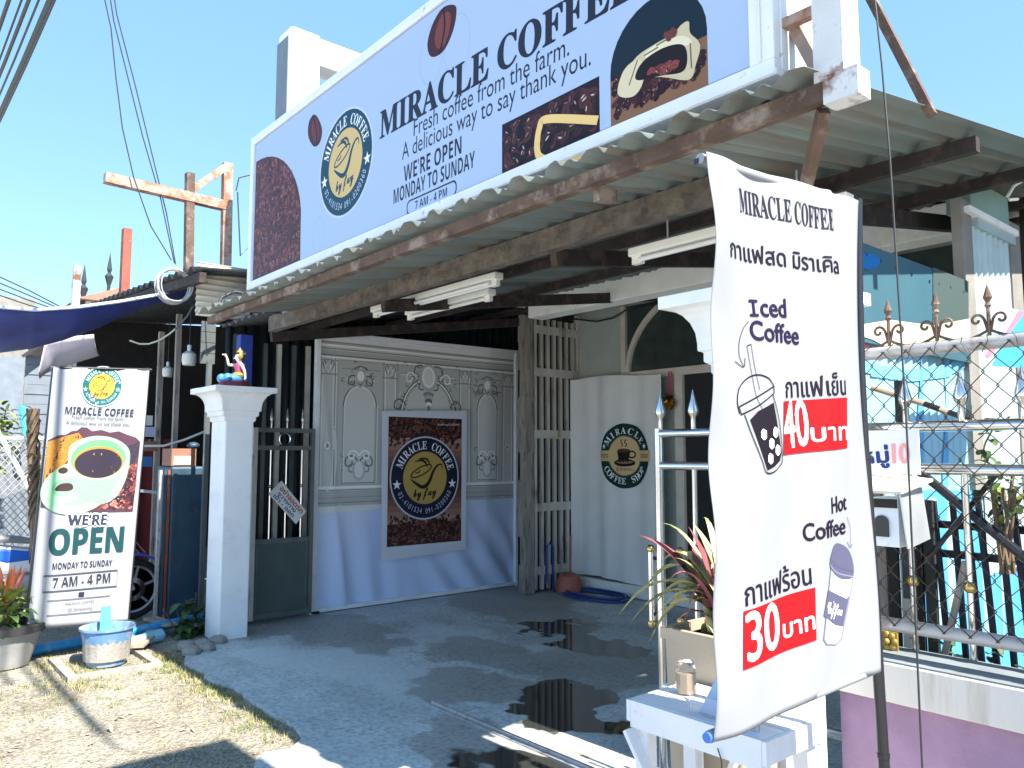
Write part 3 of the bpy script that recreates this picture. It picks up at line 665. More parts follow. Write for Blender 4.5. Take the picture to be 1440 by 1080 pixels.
# ================================================================== GATE PILLARS
def pillar(name, cx, cy, w, d, h, label):
    t = thing(name, label, 'gate pillar', (cx, cy, 0), 'white gate pillars')
    sh = MB().box(cx-w/2, cx+w/2, cy-d/2, cy+d/2, 0, h-.28); sh.build('shaft', 'white_paint', t, bevel=.012)
    def ring(e, z): return [(cx-w/2-e, cy-d/2-e, z), (cx+w/2+e, cy-d/2-e, z), (cx+w/2+e, cy+d/2+e, z), (cx-w/2-e, cy+d/2+e, z)]
    prof = [(.0, -.285), (.012, -.275), (.012, -.245), (.03, -.235), (.03, -.2), (.045, -.195), (.045, -.17)]+[(.045+.085*(1-math.cos(u*math.pi/2)), -.17+.125*math.sin(u*math.pi/2)) for u in (0.2, .4, .6, .8, 1)]+[(.14, -.045), (.14, 0)]
    vs = []; fs = []
    for e, z in prof: vs += ring(e, h+z)
    for i in range(len(prof)-1):
        for k in range(4): fs.append((i*4+k, i*4+(k+1) % 4, i*4+4+(k+1) % 4, i*4+4+k))
    fs += [(3, 2, 1, 0), tuple(len(vs)-4+k for k in range(4))]
    MB().add(vs, fs).build('capital', 'white_paint', t, bevel=.004); return t
PT = 2.06
pillar('gate_pillar', -6.56, 2.47, .32, .24, PT, 'white gate pillar with moulded cap carrying a small statue')
pillar('gate_pillar', -1.50, 2.43, .24, .24, PT, 'white moulded gate pillar mostly hidden behind the price banner')

# statue
st = thing('figurine', 'small painted kneeling woman figurine with raised beckoning hand on white pillar', 'statue', (-6.5, 2.44, PT))
bx, by, bz = -6.46, 2.44, PT
MB().lathe([(.0, 0), (.135, 0), (.14, .02), (.12, .045), (.05, .055), (0, .056)], (bx, by, bz), 20).build('base', 'statue_base', st, smooth=True)
leg = MB().ball((bx, by-.02, bz+.075), .06, 12, (1, 1.5, .7)).ball((bx+.05, by-.08, bz+.075), .04, 10).ball((bx+.03, by-.125, bz+.07), .034, 10).ball((bx-.03, by-.1, bz+.075), .04, 10)
leg.build('skirt', 'statue_blue', st, smooth=True)
skin('body', [(bx, by+.03, bz+.085, .036), (bx, by+.035, bz+.13, .026), (bx, by+.035, bz+.175, .038, .03), (bx, by+.032, bz+.215, .016), (bx, by+.022, bz+.25, .03, .034), (bx, by+.018, bz+.285, .026, .03),
              (bx+.045, by+.03, bz+.2, .016), (bx+.06, by+.055, bz+.14, .0125), (bx+.055, by+.065, bz+.08, .011), (bx+.055, by+.062, bz+.058, .012, .008),
              (bx-.04, by+.02, bz+.195, .016), (bx-.035, by-.045, bz+.19, .0125), (bx-.03, by-.06, bz+.245, .010), (bx-.03, by-.072, bz+.272, .010, .007), (bx-.03, by-.105, bz+.275, .006, .005), (bx-.018, by-.08, bz+.28, .005)],
     [(0, 1), (1, 2), (2, 3), (3, 4), (4, 5), (2, 6), (6, 7), (7, 8), (8, 9), (2, 10), (10, 11), (11, 12), (12, 13), (13, 14), (13, 15)], 'skin_statue', st)
MB().lathe([(.03, 0), (.037, .03), (.043, .06), (.044, .075), (.02, .085)], (bx, by+.034, bz+.125), 14).build('bodice', 'pink_cloth', st, smooth=True)
MB().lathe([(.05, 0), (.056, .018), (.045, .036), (.03, .042)], (bx, by+.03, bz+.09), 14).build('sash', 'gold_paint', st, smooth=True)
MB().ball((bx, by+.05, bz+.272), .037, 12, (.95, .75, 1.1)).ball((bx, by+.075, bz+.285), .02, 8).build('hair', 'hair_black', st, smooth=True)
MB().ball((bx+.035, by+.03, bz+.268), .02, 8, (.5, 1, 1.5)).ball((bx-.035, by+.03, bz+.268), .02, 8, (.5, 1, 1.5)).lathe([(.030, 0), (.026, .012), (.012, .025), (.003, .042)], (bx, by+.035, bz+.298), 12).build('headdress', 'gold_paint', st, smooth=True)
MB().ball((bx+.018, by-.014, bz+.262), .0055, 6).ball((bx-.006, by-.016, bz+.262), .0055, 6).build('eyes', 'black', st)
MB().ball((bx+.006, by-.012, bz+.243), .006, 6, (1.4, .6, .5)).build('lips', 'pink_cloth', st)

# ================================================================== LEFT GATE LEAF, DARK WALL, BACKDROP, POSTER
gx = -6.8; gl = thing('gate_leaf', 'narrow steel gate leaf with dark green lower panel and steel bars beside pillar', 'gate', (gx, 2.75, 0.03))
MB().box(gx-.02, gx+.02, 2.745, 2.785, .06, 1.745).build('stile', 'frame_beige', gl); MB().box(gx-.02, gx+.02, 3.30, 3.335, .06, 1.745).build('stile', 'gate_frame', gl)
for z in (1.725, 1.565, .735, .085): MB().box(gx-.018, gx+.018, 2.785, 3.30, z-.02, z+.02).build('rail', 'gate_frame', gl)
MB().box(gx-.006, gx+.006, 2.785, 3.30, .105, .715).build('panel', 'gate_green', gl)
for yt_ in (2.80, 3.27): MB().box(gx+.006, gx+.012, yt_, yt_+.015, .12, .70).build('panel_trim', 'gate_frame', gl)
MB().tube([(gx, 3.045+.052*math.cos(k*math.pi/12), 1.645+.058*math.sin(k*math.pi/12)) for k in range(24)], .008, 6, True).build('ring', 'stainless', gl)
for yy in (2.915, 3.065, 3.215):
    b_ = MB().tube([(gx, yy, .755), (gx, yy, 1.545)], .009, 8).build('bar', 'stainless', gl, smooth=True)
    MB().ball((gx, yy, 1.22), .017, 10).build('knob', 'brass', b_, smooth=True)
    MB().lathe([(.009, 0), (.009, .06), (.017, .075), (.017, .085), (.006, .16), (.001, .185)], (gx, yy, 1.745), 10).build('spear_tip', 'stainless', gl, smooth=True)
for z in (1.45, .3): MB().box(gx+.0, gx+.05, 2.70, 2.745, z-.04, z+.04).tube([(gx+.02, 2.735, z-.06), (gx+.02, 2.735, z+.06)], .012, 8).build('hinge', 'galv', gl)
G6 = lambda x, y: (lambda p: (p.y, p.z))(onX(x, y, gx+.04))
nt_ = thing('warning_plate', 'small white plate with red and blue Thai writing hung askew on the gate leaf', 'sign', onX(404, 706, gx+.04))
cn = [G6(396, 676), G6(431, 719), G6(416.5, 737), G6(377.6, 694.7)]
MB().prism([(gx+.032, a_, b_) for a_, b_ in cn], (.006, 0, 0)).build('plate', 'paper', nt_)
A = Art(); mixp = lambda u, v: (cn[3][0]*(1-u)*(1-v)+cn[2][0]*u*(1-v)+cn[0][0]*(1-u)*v+cn[1][0]*u*v, cn[3][1]*(1-u)*(1-v)+cn[2][1]*u*(1-v)+cn[0][1]*(1-u)*v+cn[1][1]*u*v)
A.text('อย่าจอดรถ', mixp(.1, .62), mixp(.92, .62), .042, rgb(190, 30, 40), bold=.002); A.text('ขวางทาง', mixp(.16, .36), mixp(.78, .36), .032, rgb(26, 40, 110), bold=.0015); A.text('เข้า - ออก', mixp(.12, .1), mixp(.82, .1), .032, rgb(26, 40, 110), bold=.0015)
A.build('lettering', lambda a, b, d: (gx+.038+d, a, b), 'art_vinyl', nt_)

wl = thing('boundary_wall', 'dark corrugated metal boundary wall behind the backdrop on the left side', 'wall', (-7.2, 4.8, 0))
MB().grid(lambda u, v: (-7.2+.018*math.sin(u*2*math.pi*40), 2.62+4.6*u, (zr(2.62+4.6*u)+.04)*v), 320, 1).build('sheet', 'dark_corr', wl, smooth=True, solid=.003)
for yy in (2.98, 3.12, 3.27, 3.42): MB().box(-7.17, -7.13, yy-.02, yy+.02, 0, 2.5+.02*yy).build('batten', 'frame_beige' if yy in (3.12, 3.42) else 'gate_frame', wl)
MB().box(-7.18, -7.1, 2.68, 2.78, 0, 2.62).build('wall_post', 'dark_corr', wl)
single('steel_post', MB().box(-6.98, -6.88, 2.64, 2.75, 0, 2.58), 'blue_post', 'blue painted steel post behind the white pillar and figurine', 'post')

X0 = -6.9
bd = thing('photo_backdrop', 'tall freestanding backdrop of printed classical wall panelling with white cloth skirt', 'backdrop', (X0, 4.65, 0.0))
y0, y1 = 3.40, 5.90; zt0, zt1 = 2.694, 2.718
def btop(y): return zt0+(zt1-zt0)*(y-y0)/(y1-y0)
def bfold(y, z):
    u = (y-y0)/(y1-y0); f = .006*math.sin(u*9+z*2.2)+.003*math.sin(u*23-z*3)
    if z < 1.05:
        k = (1.05-z)/1.0; s_ = (y-4.9)*.9+(z)*.75
        f += k*(.030*math.sin(s_*17)*max(0, min(1, (y-4.4)/.6))+.026*math.sin((y+z*.15)*19)*max(0, min(1, (4.5-y)/.5)))
    f += .02*math.exp(-((y-3.55+.12*(z-1.5))/.05)**2)*(0.4+.6*math.sin(z*3)**2)
    return f*min(1, (y-y0)/.08)*min(1, (y1-y)/.08)
K('satin', (0.66, 0.74, 0.97), 0.42, var=.03, scale=3)
MB().grid(lambda u, v: (X0-.01+bfold(y0+(y1-y0)*u, .06+2.6*v), y0+.01+(y1-y0-.02)*u, .06+(btop(y0+(y1-y0)*u)-.08)*v), 200, 120).build('cloth', 'satin', bd, smooth=True)
fr = MB(); fr.box(X0-.025, X0+.028, y0-.025, y0+.025, .02, zt0); fr.box(X0-.025, X0+.028, y1-.02, y1+.02, .02, zt1)
fr.bar((X0, y0+.025, zt0-.02), (X0, y1-.02, zt1-.02), .05, .04); fr.bar((X0, y0+.025, .05), (X0, y1-.02, .05), .05, .04); fr.build('frame', 'white_paint', bd, bevel=.006)
MB().box(X0-.05, X0+.05, y0-.02, y0+.05, 0.03, .018+.03).box(X0-.03, X0+.02, y0+.02, y1, .029, .034).build('foot', 'black', bd)  # black foot, plus a black strip painting the shadow gap below the frame
A = Art(); PB = rgb(232, 230, 226); DK = rgb(150, 148, 146); LT = rgb(250, 249, 246); MD = rgb(192, 190, 187); D2 = rgb(116, 114, 114)
pa0, pa1, pb0 = y0+.03, y1-.03, .95
A.poly([(pa0, pb0-.01), (pa1, pb0+.08), (pa1, btop(y1)-.045), (pa0, btop(y0)-.045)], PB)
U = lambda u: pa0+(pa1-pa0)*u; V = lambda v: pb0+.06+(btop(y0)-.07-pb0-.06)*v
for uc in (.035, .32, .715, .965): A.rect(U(uc-.03), U(uc+.03), V(.12), V(.885), rgb(206, 204, 200))
for u0, u1 in ((.075, .285), (.355, .68), (.75, .93)):
    A.rect(U(u0), U(u1), V(.12), V(.885), rgb(182, 180, 177)); A.rect(U(u0+.008), U(u1-.004), V(.125), V(.875), rgb(196, 194, 190))
A.rect(pa0, pa1, V(.9), V(.985), rgb(184, 182, 178)); A.rect(pa0, pa1, V(.935), V(.96), rgb(214, 212, 208)); A.rect(pa0, pa1, V(.0), V(.09), rgb(188, 186, 183))
rf = random.Random(77)
for uc, vc, su, sv, n_ in ((.18, .76, .075, .09, 46), (.84, .76, .06, .09, 40), (.515, .80, .13, .08, 70), (.18, .25, .06, .08, 34), (.84, .25, .05, .08, 30), (.39, .64, .02, .1, 16), (.64, .64, .02, .1, 16)):
    for k in range(n_):
        a_, b_ = U(uc)+rf.gauss(0, su*.55)*(pa1-pa0), V(vc)+rf.gauss(0, sv*.5)*1.6; t_ = rf.uniform(0, 6.28); r_ = rf.uniform(.018, .05)
        A.curve([(a_+r_*(1-.16*j)*math.cos(t_+j*.9), b_+r_*(1-.16*j)*math.sin(t_+j*.9)) for j in range(5)], [.004, .010, .012, .010, .004], rf.choice([rgb(120, 118, 117), rgb(150, 148, 146), rgb(226, 224, 220), rgb(140, 138, 137)]), 3)
for u0, u1 in ((.105, .255), (.785, .90)):
    um_ = (u0+u1)/2; ra_ = (U(u1)-U(u0))/2*.9; A.poly([(U(um_)-ra_, V(.14)), (U(um_)+ra_, V(.14))]+[(U(um_)+ra_*math.cos(t), V(.6)+.2*math.sin(t)) for t in [math.pi*i/14 for i in range(15)]], rgb(216, 214, 210))
A.poly([(U(.515)-.30, V(.12)), (U(.515)+.30, V(.12))]+[(U(.515)+.30*math.cos(t), V(.55)+.38*math.sin(t)) for t in [math.pi*i/14 for i in range(15)]], rgb(214, 212, 208))
def vline(u, v0, v1, w, c): A.stroke([(U(u), V(v0)), (U(u), V(v1))], w, c)
def hline(v, u0, u1, w, c): A.stroke([(U(u0), V(v)), (U(u1), V(v))], w, c)
for v, w, c in ((.985, .012, DK), (.965, .02, LT), (.945, .008, D2), (.925, .014, MD), (.905, .01, D2), (.893, .01, LT), (.11, .02, LT), (.095, .008, D2), (.07, .008, MD), (.05, .006, DK), (.02, .012, DK)): hline(v, 0, 1, w, c)
for uc in (.035, .32, .715, .965):
    for du, w, c in ((-.032, .008, D2), (-.024, .006, LT), (.024, .006, LT), (.032, .008, D2)): vline(uc+du, .12, .89, w, c)
    for k in range(-2, 3): vline(uc+k*.008, .15, .76, .003, MD)
    for v in (.875, .79): hline(v, uc-.04, uc+.04, .012, DK)
    for sg_ in (-1, 1):
        A.curve([(U(uc)+sg_*.01, V(.8)), (U(uc)+sg_*.05, V(.83)), (U(uc)+sg_*.06, V(.86)), (U(uc)+sg_*.03, V(.865)), (U(uc)+sg_*.03, V(.845))], .009, D2)
        A.curve([(U(uc), V(.8)), (U(uc)+sg_*.03, V(.82)), (U(uc)+sg_*.02, V(.85))], .007, LT)
    A.ell(U(uc), V(.36), .035, .05, MD); A.ell(U(uc), V(.36), .025, .038, LT); A.ell(U(uc), V(.36), .015, .025, DK)
def scroll(u, v, s_, sg_, c, w=.016):
    A.curve([(U(u), V(v)), (U(u)+sg_*.05*s_, V(v)+.05*s_), (U(u)+sg_*.11*s_, V(v)+.04*s_), (U(u)+sg_*.12*s_, V(v)-.02*s_), (U(u)+sg_*.07*s_, V(v)-.03*s_), (U(u)+sg_*.06*s_, V(v)+.01*s_)], w, c)
for u0, u1 in ((.105, .255), (.785, .90)):
    um = (u0+u1)/2
    for uu in (u0, u1): vline(uu, .13, .62, .008, DK); vline(uu+.006, .13, .62, .006, LT)
    hline(.83, u0-.015, u1+.015, .008, DK); hline(.135, u0, u1, .008, DK)
    ra = (U(u1)-U(u0))/2
    A.stroke([(U(um)+ra*math.cos(t), V(.6)+.22*math.sin(t)) for t in [math.pi*i/14 for i in range(15)]], .012, D2)
    A.stroke([(U(um)+ra*.92*math.cos(t), V(.6)+.2*math.sin(t)) for t in [math.pi*i/14 for i in range(15)]], .008, LT)
    for sg_ in (-1, 1):
        for k in range(5): A.curve([(U(um), V(.72)), (U(um)+sg_*(.06+.03*k), V(.735+.018*k)), (U(um)+sg_*(.13+.014*k), V(.69+.034*k))], [.018, .014, .004], (MD, D2, LT, DK, MD)[k])
        scroll(um, .755, 1.1, sg_, D2); scroll(um, .26, 1.2, sg_, D2); scroll(um, .22, .9, sg_, DK); scroll(um, .3, .9, sg_, LT)
    A.ell(U(um), V(.79), .06, .07, MD); A.ell(U(um), V(.79), .04, .05, LT); A.curve([(U(um)-.08, V(.83)), (U(um), V(.85)), (U(um)+.08, V(.83))], .012, D2)
    A.ell(U(um), V(.21), .07, .1, MD); A.ell(U(um), V(.215), .05, .08, PB)
um = .515; ra = (U(.66)-U(.37))/2
for s_, c, w in ((1.0, D2, .014), (.96, LT, .014), (.92, DK, .008)): A.stroke([(U(um)+ra*s_*math.cos(t), V(.55)+.42*s_*math.sin(t)) for t in [math.pi*i/22 for i in range(-2, 25)]], w, c)
hline(.83, .37, .66, .009, DK); hline(.82, .37, .66, .006, LT)
for sg_ in (-1, 1):
    scroll(um, .84, 1.5, sg_, D2); scroll(um, .79, 1.2, sg_, DK); scroll(um, .75, 1.0, sg_, D2); scroll(um+sg_*.115, .62, 1.2, sg_, D2); scroll(um+sg_*.13, .55, 1.2, -sg_, DK); scroll(um+sg_*.06, .80, 1.1, sg_, LT)
A.ell(U(um), V(.81), .12, .15, MD); A.ell(U(um), V(.815), .085, .115, LT); A.ell(U(um), V(.815), .06, .09, PB)
for k in range(5): A.ell(U(um), V(.70-.022*k), .07-.012*k, .03, (DK, MD, D2, LT, DK)[k])
A.build('printed_panelling', lambda a, b, d: (X0-.008+bfold(a, b)+d, a, b), 'art_cloth', bd, frange(y0+.03, y1, .03), frange(.9, 2.7, .05), d0=.004)

po = thing('poster', 'brown coffee bean poster with round cup logo fixed on the backdrop', 'poster', (X0+.06, 4.62, .45))
pp = [(4.09, 1.945), (5.155, 1.985), (5.15, .49), (4.11, .45)]
MB().prism([(X0+.045, a_, b_) for a_, b_ in pp], (.008, 0, 0)).build('board', 'sign_face', po)
A = Art(); iy0, iy1, iz0, iz1 = 4.165, 5.085, .585, 1.89
A.rect(iy0, iy1, iz0, iz1, rgb(74, 34, 36))
for k in range(14): A.rect(iy0, iy1, iz0+.22+.062*k, iz0+.29+.062*k, rgb(*[int(a_+(b_-a_)*abs(k-6.5)/6.5) for a_, b_ in zip((74, 26, 32), (166, 128, 112))]))
ps = [rgb(70, 34, 34), rgb(46, 20, 24), rgb(92, 50, 46), rgb(34, 14, 18), rgb(120, 76, 66)]
full = [(iy0, iz0), (iy1, iz0), (iy1, iz1), (iy0, iz1)]
A.beans(full, 620, .021, rb, ps, .35, lambda a, b: 1 if b < iz0+.17 else max(0, 1-(b-iz0-.17)/.14) if b < 1.2 else 0)
A.beans(full, 620, .021, rb, ps, .35, lambda a, b: 1 if b > iz1-.17 else max(0, 1-(iz1-.17-b)/.16) if b > 1.2 else 0)
logo(A, (4.615, 1.265), .415, rgb(20, 24, 52), rgb(186, 156, 82), ink=rgb(36, 18, 14))
A.text('โปรดสั่ง เมนูที่ เคาน์เตอร์', (4.76, 1.812), (5.05, 1.82), .02, WHT)
A.build('printed_face', lambda a, b, d: (X0+.053+d, a, b), 'art_vinyl', po)

# ================================================================== SHUTTER AND HOUSE FRONT
sh = thing('folding_shutter', 'tall weathered timber folding shutter of upright slats beside the white curtain', 'shutter', (-6.4, 6.0, .03))
ys = [5.75+(6.43-5.75)*i/7 for i in range(8)]
for i in range(8): MB().box(-6.42, -6.38, ys[i]-.018, ys[i]+.018, .05, 3.02).build('slat', 'shutter', sh)
for py in (466, 525, 611, 712, 800): z = onX(780, py, -6.38).z; MB().box(-6.405, -6.374, 5.72, 6.46, z-.045, z+.045).build('rail', 'shutter', sh)
MB().box(-6.50, -6.46, 5.66, 6.5, .03, 3.02).build('backing', 'black', sh)
MB().box(-6.42, -6.36, 6.45, 6.5, .03, 3.0).build('jamb', 'frame_beige', sh)
MB().bar((-6.37, 6.09, 1.7), (-6.37, 6.09, 1.78), .02, .02).build('latch', 'brass', sh)
wp = MB()
for k in range(10): z = .03+k*.3; wp.box(-6.45+.01*math.sin(k*2.1), -6.36+.012*math.sin(k*1.3), 5.56+.012*math.sin(k*1.9), 5.70+.01*math.cos(k*2.3), z, z+.302)
single('timber_post', wp, 'old_wood', 'rough weathered timber post between backdrop and folding shutter', 'post')

hs = thing('shop_house', 'house front under the carport with cream lintel beam, arched window and dark door', 'house', (-4.0, 6.4, 0))
YF = 6.42
MB().box(-5.66, -1.6, 5.0, 5.2, 2.832, 3.03).build('lintel_beam', 'concrete_cream', hs, bevel=.01)
W = lambda x, y, Y=YF: (lambda p: (p.x, p.z))(onY(x, y, Y))
def ybox(mb, x0, x1, z0, z1, ya, yb): return mb.box(min(x0, x1), max(x0, x1), ya, yb, min(z0, z1), max(z0, z1))
xa = W(813, 450)[0]; xb = W(878, 450)[0]; zt = 3.12; zm = W(878, 530)[1]
MB().box(-7.1, -1.5, YF+.04, YF+.2, 0, 3.2).build('wall', 'facade_green', hs)
MB().box(xa-.02, xb-.03, YF+.015, YF+.037, zm, zt).build('transom_panel', 'facade_green', hs)
for xx in (xa-.03, xb): MB().box(xx-.03, xx+.03, YF-.03, YF+.039, .05, zt).build('upright', 'frame_beige', hs)
MB().box(xb+.03, -1.6, YF+.01, YF+.036, zm+.04, zt).build('window_pane', 'window_glass', hs)
MB().box(xb+.03, -1.6, YF-.03, YF+.038, zm-.04, zm+.04).build('transom_bar', 'frame_beige', hs)
ac = (W(1010, 520)[0], zm+.03); rx_ = ac[0]-W(884, 522)[0]; 
arc = [(ac[0]-rx_*math.cos(t), YF-.0, ac[1]+.86*math.sin(t)) for t in [i*math.pi/28 for i in range(29)]]
am = MB()
for i in range(28): am.bar(arc[i], arc[i+1], .05, .06, (0, 1, 0))
am.build('arch_moulding', 'frame_beige', hs)
dx = W(958, 600)[0]
for xd_ in (dx, dx+1.55): MB().box(xd_-.05, xd_+.05, YF-.04, YF+.039, .05, zm-.04).build('door_post', 'frame_beige', hs)
MB().box(dx+.05, dx+1.5, YF+.0, YF+.034, .12, zm-.04).build('door', 'black', hs)
MB().box(-6.35, -3.0, YF-.14, YF+.03, .03, .16).build('threshold', 'concrete_cream', hs, bevel=.01)
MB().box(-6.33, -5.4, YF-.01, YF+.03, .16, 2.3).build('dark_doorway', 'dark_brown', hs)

YC = 6.3; ct = thing('curtain', 'off white cloth curtain with round green coffee shop emblem hung over the doorway', 'curtain', (-5.9, YC, .14))
c0 = onY(804, 535, YC); c1 = onY(932, 523, YC); cz0 = .17
def cfold(x): return .022*math.sin(x*9)+.010*math.sin(x*23+1)+.02*math.exp(-((x+5.98)/.03)**2)*0
MB().grid(lambda u, v: (c0.x+(c1.x-c0.x)*u, YC+cfold(c0.x+(c1.x-c0.x)*u), cz0+.02*math.sin(u*5)+(c0.z+(c1.z-c0.z)*u-cz0)*v), 90, 12).build('cloth', 'cloth_cream', ct, smooth=True)
lc = onY(874, 641, YC-.05); lr = (onY(908, 641, YC-.05).x-onY(841, 641, YC-.05).x)/2*1.0
A = Art(); GR = rgb(16, 54, 44); TN = rgb(214, 184, 134); lx, lz = lc.x, lc.z; rz = lr*1.03
A.ell(lx, lz, lr, rz, GR); A.ell(lx, lz, lr*.64, rz*.64, rgb(70, 100, 70)); A.ell(lx, lz, lr*.60, rz*.60, TN); A.rect(lx-lr*1.03, lx+lr*1.03, lz-lr*.17, lz+lr*.17, TN)
A.arc_text('MIRACLE', (lx, lz), lr*.70, lr*.2, WHT, 152, 28, 'serifb', wx=.95); A.arc_text('COFFEE SHOP', (lx, lz), lr*.70, lr*.2, WHT, 206, 334, 'serifb', flip=True, wx=.85)
A.star(lx-lr*.8, lz+lr*.3, lr*.1, WHT); A.star(lx+lr*.8, lz+lr*.3, lr*.1, WHT)
A.text('ESTD', (lx-lr*.97, lz-lr*.06), (lx-lr*.62, lz-lr*.06), lr*.12, rgb(80, 50, 34), 'sansb'); A.text('2002', (lx+lr*.62, lz-lr*.06), (lx+lr*.97, lz-lr*.06), lr*.12, rgb(80, 50, 34), 'sansb')
BK = rgb(30, 18, 20)
A.ell(lx, lz-lr*.22, lr*.4, lr*.12, BK); A.ell(lx, lz-lr*.2, lr*.3, lr*.05, rgb(150, 120, 90)); A.poly([(lx-lr*.27, lz+lr*.17), (lx+lr*.23, lz+lr*.17), (lx+lr*.16, lz-lr*.2), (lx-lr*.2, lz-lr*.2)], BK); A.ell(lx-lr*.02, lz+lr*.17, lr*.25, lr*.06, rgb(90, 60, 48))
A.stroke([(lx+lr*(.27+.12*math.cos(t)), lz+lr*(.04+.1*math.sin(t))) for t in [i*math.pi/8 for i in range(16)]], lr*.05, BK, True)
for k in (-.08, .06): A.curve([(lx+lr*k, lz+lr*.28), (lx+lr*(k+.05), lz+lr*.36), (lx+lr*(k-.02), lz+lr*.44), (lx+lr*(k+.04), lz+lr*.52)], lr*.035, BK)
A.text('@ Sanpatong', (lx-lr*.32, lz-lr*.46), (lx+lr*.34, lz-lr*.46), lr*.1, BK)
A.build('printed_emblem', lambda a, b, d: (a, YC+cfold(a)-.006-d, b), 'art_cloth', ct, frange(lx-1, lx+1, .02), None, d0=.002)
bw = thing('gold_bow', 'small shiny gold ribbon bow hanging above the doorway', 'bow', onY(942, 560, YF-.08))
bc = onY(942, 562, YF-.08); bm2 = MB()
for k in range(11): a_ = k*2*math.pi/11; bm2.leaf(bc, (math.cos(a_), -.6, math.sin(a_)), .13, .07, 1.2, 4)
bm2.build('loops', 'brass', bw)
MB().box(bc.x-.02, bc.x-.005, YF-.075, YF-.07, bc.z, zm).box(bc.x+.01, bc.x+.025, YF-.075, YF-.07, bc.z, zm).build('ribbon', 'pink_cloth', bw)

# fluorescent battens
def batten(a, b, lab, two=False):
    a, b = Vector(a), Vector(b); t = thing('fluorescent_light', lab, 'ceiling light', (a+b)/2, 'fluorescent lights under the carport roof')
    MB().bar(a, b, .07, .045).build('batten', 'lamp_white', t, bevel=.006)
    d = (b-a).normalized()
    for dy in ((-.022, .022) if two else (0,)):
        MB().tube([a+d*.06+Vector((0, dy-.01, -.042)), b-d*.06+Vector((0, dy-.01, -.042))], .013, 10).build('tube', 'tube_white', t, smooth=True)
    for e in (a+d*.04, b-d*.04): MB().bar(e+Vector((0, 0, -.02)), e+Vector((0, 0, -.062)), .03, .06, (1, 0, 0)).build('end_cap', 'lamp_white', t)
    for e in (.2, .8): q_ = a+(b-a)*e; MB().tube([q_, (q_.x, q_.y, zr(q_.y)-.0)], .005, 6).build('hanger', 'wire_grey', t)
L1, L2 = onY(526, 436, 3.02), onY(702, 392, 3.02); batten(L1, (L2.x, 3.02, L1.z), 'long twin white fluorescent light hanging nearest the shop backdrop', True)
L1, L2 = onY(574, 440, 3.3), onY(692, 410, 3.3); batten(L1, (L2.x, 3.3, L1.z), 'shorter white fluorescent light just behind the long twin light')
L1 = onY(889, 357, 3.02); batten(L1, (L1.x+1.15, 3.02, L1.z), 'white fluorescent light above the curtain, partly hidden by price banner')
cw = [onY(x_, y_, 4.9) for x_, y_ in ((610, 432), (700, 428), (738, 432))]; single('power_cable', MB().tube(cw, .008, 6), 'wire_grey', 'pale power cable strung from the lights to the cream lintel', 'cable')
cw = [onY(x_, y_, YF-.1) for x_, y_ in ((745, 452), (790, 447), (840, 452), (862, 447), (880, 436), (940, 424), (1000, 410))]; single('power_cable', MB().tube(cw, .01, 6), 'wire_dark', 'dark sagging cable running under the cream lintel beam', 'cable')

# ================================================================== RIGHT: LOW WALL, CHAIN LINK FENCE, STEEL GATE
lw = thing('low_wall', 'purple rendered low wall with stained cream coping below the wire fence', 'wall', (0, 2.7, 0))
MB().box(-1.37, 3.0, 2.62, 2.80, 0, .715).build('wall', 'purple', lw)
MB().box(-1.37, 3.0, 2.575, 2.80, .715, .842).build('coping', 'coping', lw, bevel=.008)
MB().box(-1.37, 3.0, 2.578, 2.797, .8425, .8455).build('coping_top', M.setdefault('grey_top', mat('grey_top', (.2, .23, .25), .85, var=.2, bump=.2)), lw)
FY = 2.66
wf = thing('wire_fence', 'chain link fence between grey pipes with rusty scroll finials on top', 'fence', (0, FY, .86))
fx0, fx1, fz0, fz1 = -1.34, 1.2, .945, 1.845
MB().tube([(fx0, FY, fz1), (fx1, FY, fz1)], .022, 10).build('top_pipe', 'galv', wf, smooth=True)
MB().tube([(fx0, FY, fz0), (fx1, FY, fz0)], .022, 10).build('bottom_pipe', 'galv', wf, smooth=True)
for xx in (-1.32, .3): MB().tube([(xx, FY, .845), (xx, FY, fz1)], .022, 10).build('pipe_post', 'galv', wf, smooth=True)
mw = MB(); cw_, ch_ = .038, .086; nx = int((fx1-fx0)/cw_); nz = int((fz1-fz0)/(ch_/2))
for i in range(nx):
    pts = []
    for k in range(nz+1):
        e = (k+i) % 2; pts.append((fx0+cw_*(i+e)+(.004 if e else -.002)+.0025*math.sin(k*.7+i*.3), FY-.024+(.0025 if (k+i) % 2 else -.0025), fz0+(fz1-fz0)*k/nz))
    mw.tube(pts, .0022, 5)
mw.build('wire_mesh', 'mesh_wire', wf)
for i in range(0, nx, 2):
    tw = MB()
    xx = fx0+i*cw_+.02
    tw.tube([(xx+.02*math.sin(i*2), FY-.027, fz1-.03), (xx, FY-.028, fz1+.005), (xx+.025*math.cos(i*3), FY-.026, fz1+.024)], .0015, 4)
    tw.build('tie_wire', 'mesh_wire', wf)
sp_ = .152; sc0 = onY(1250, 470, FY).x
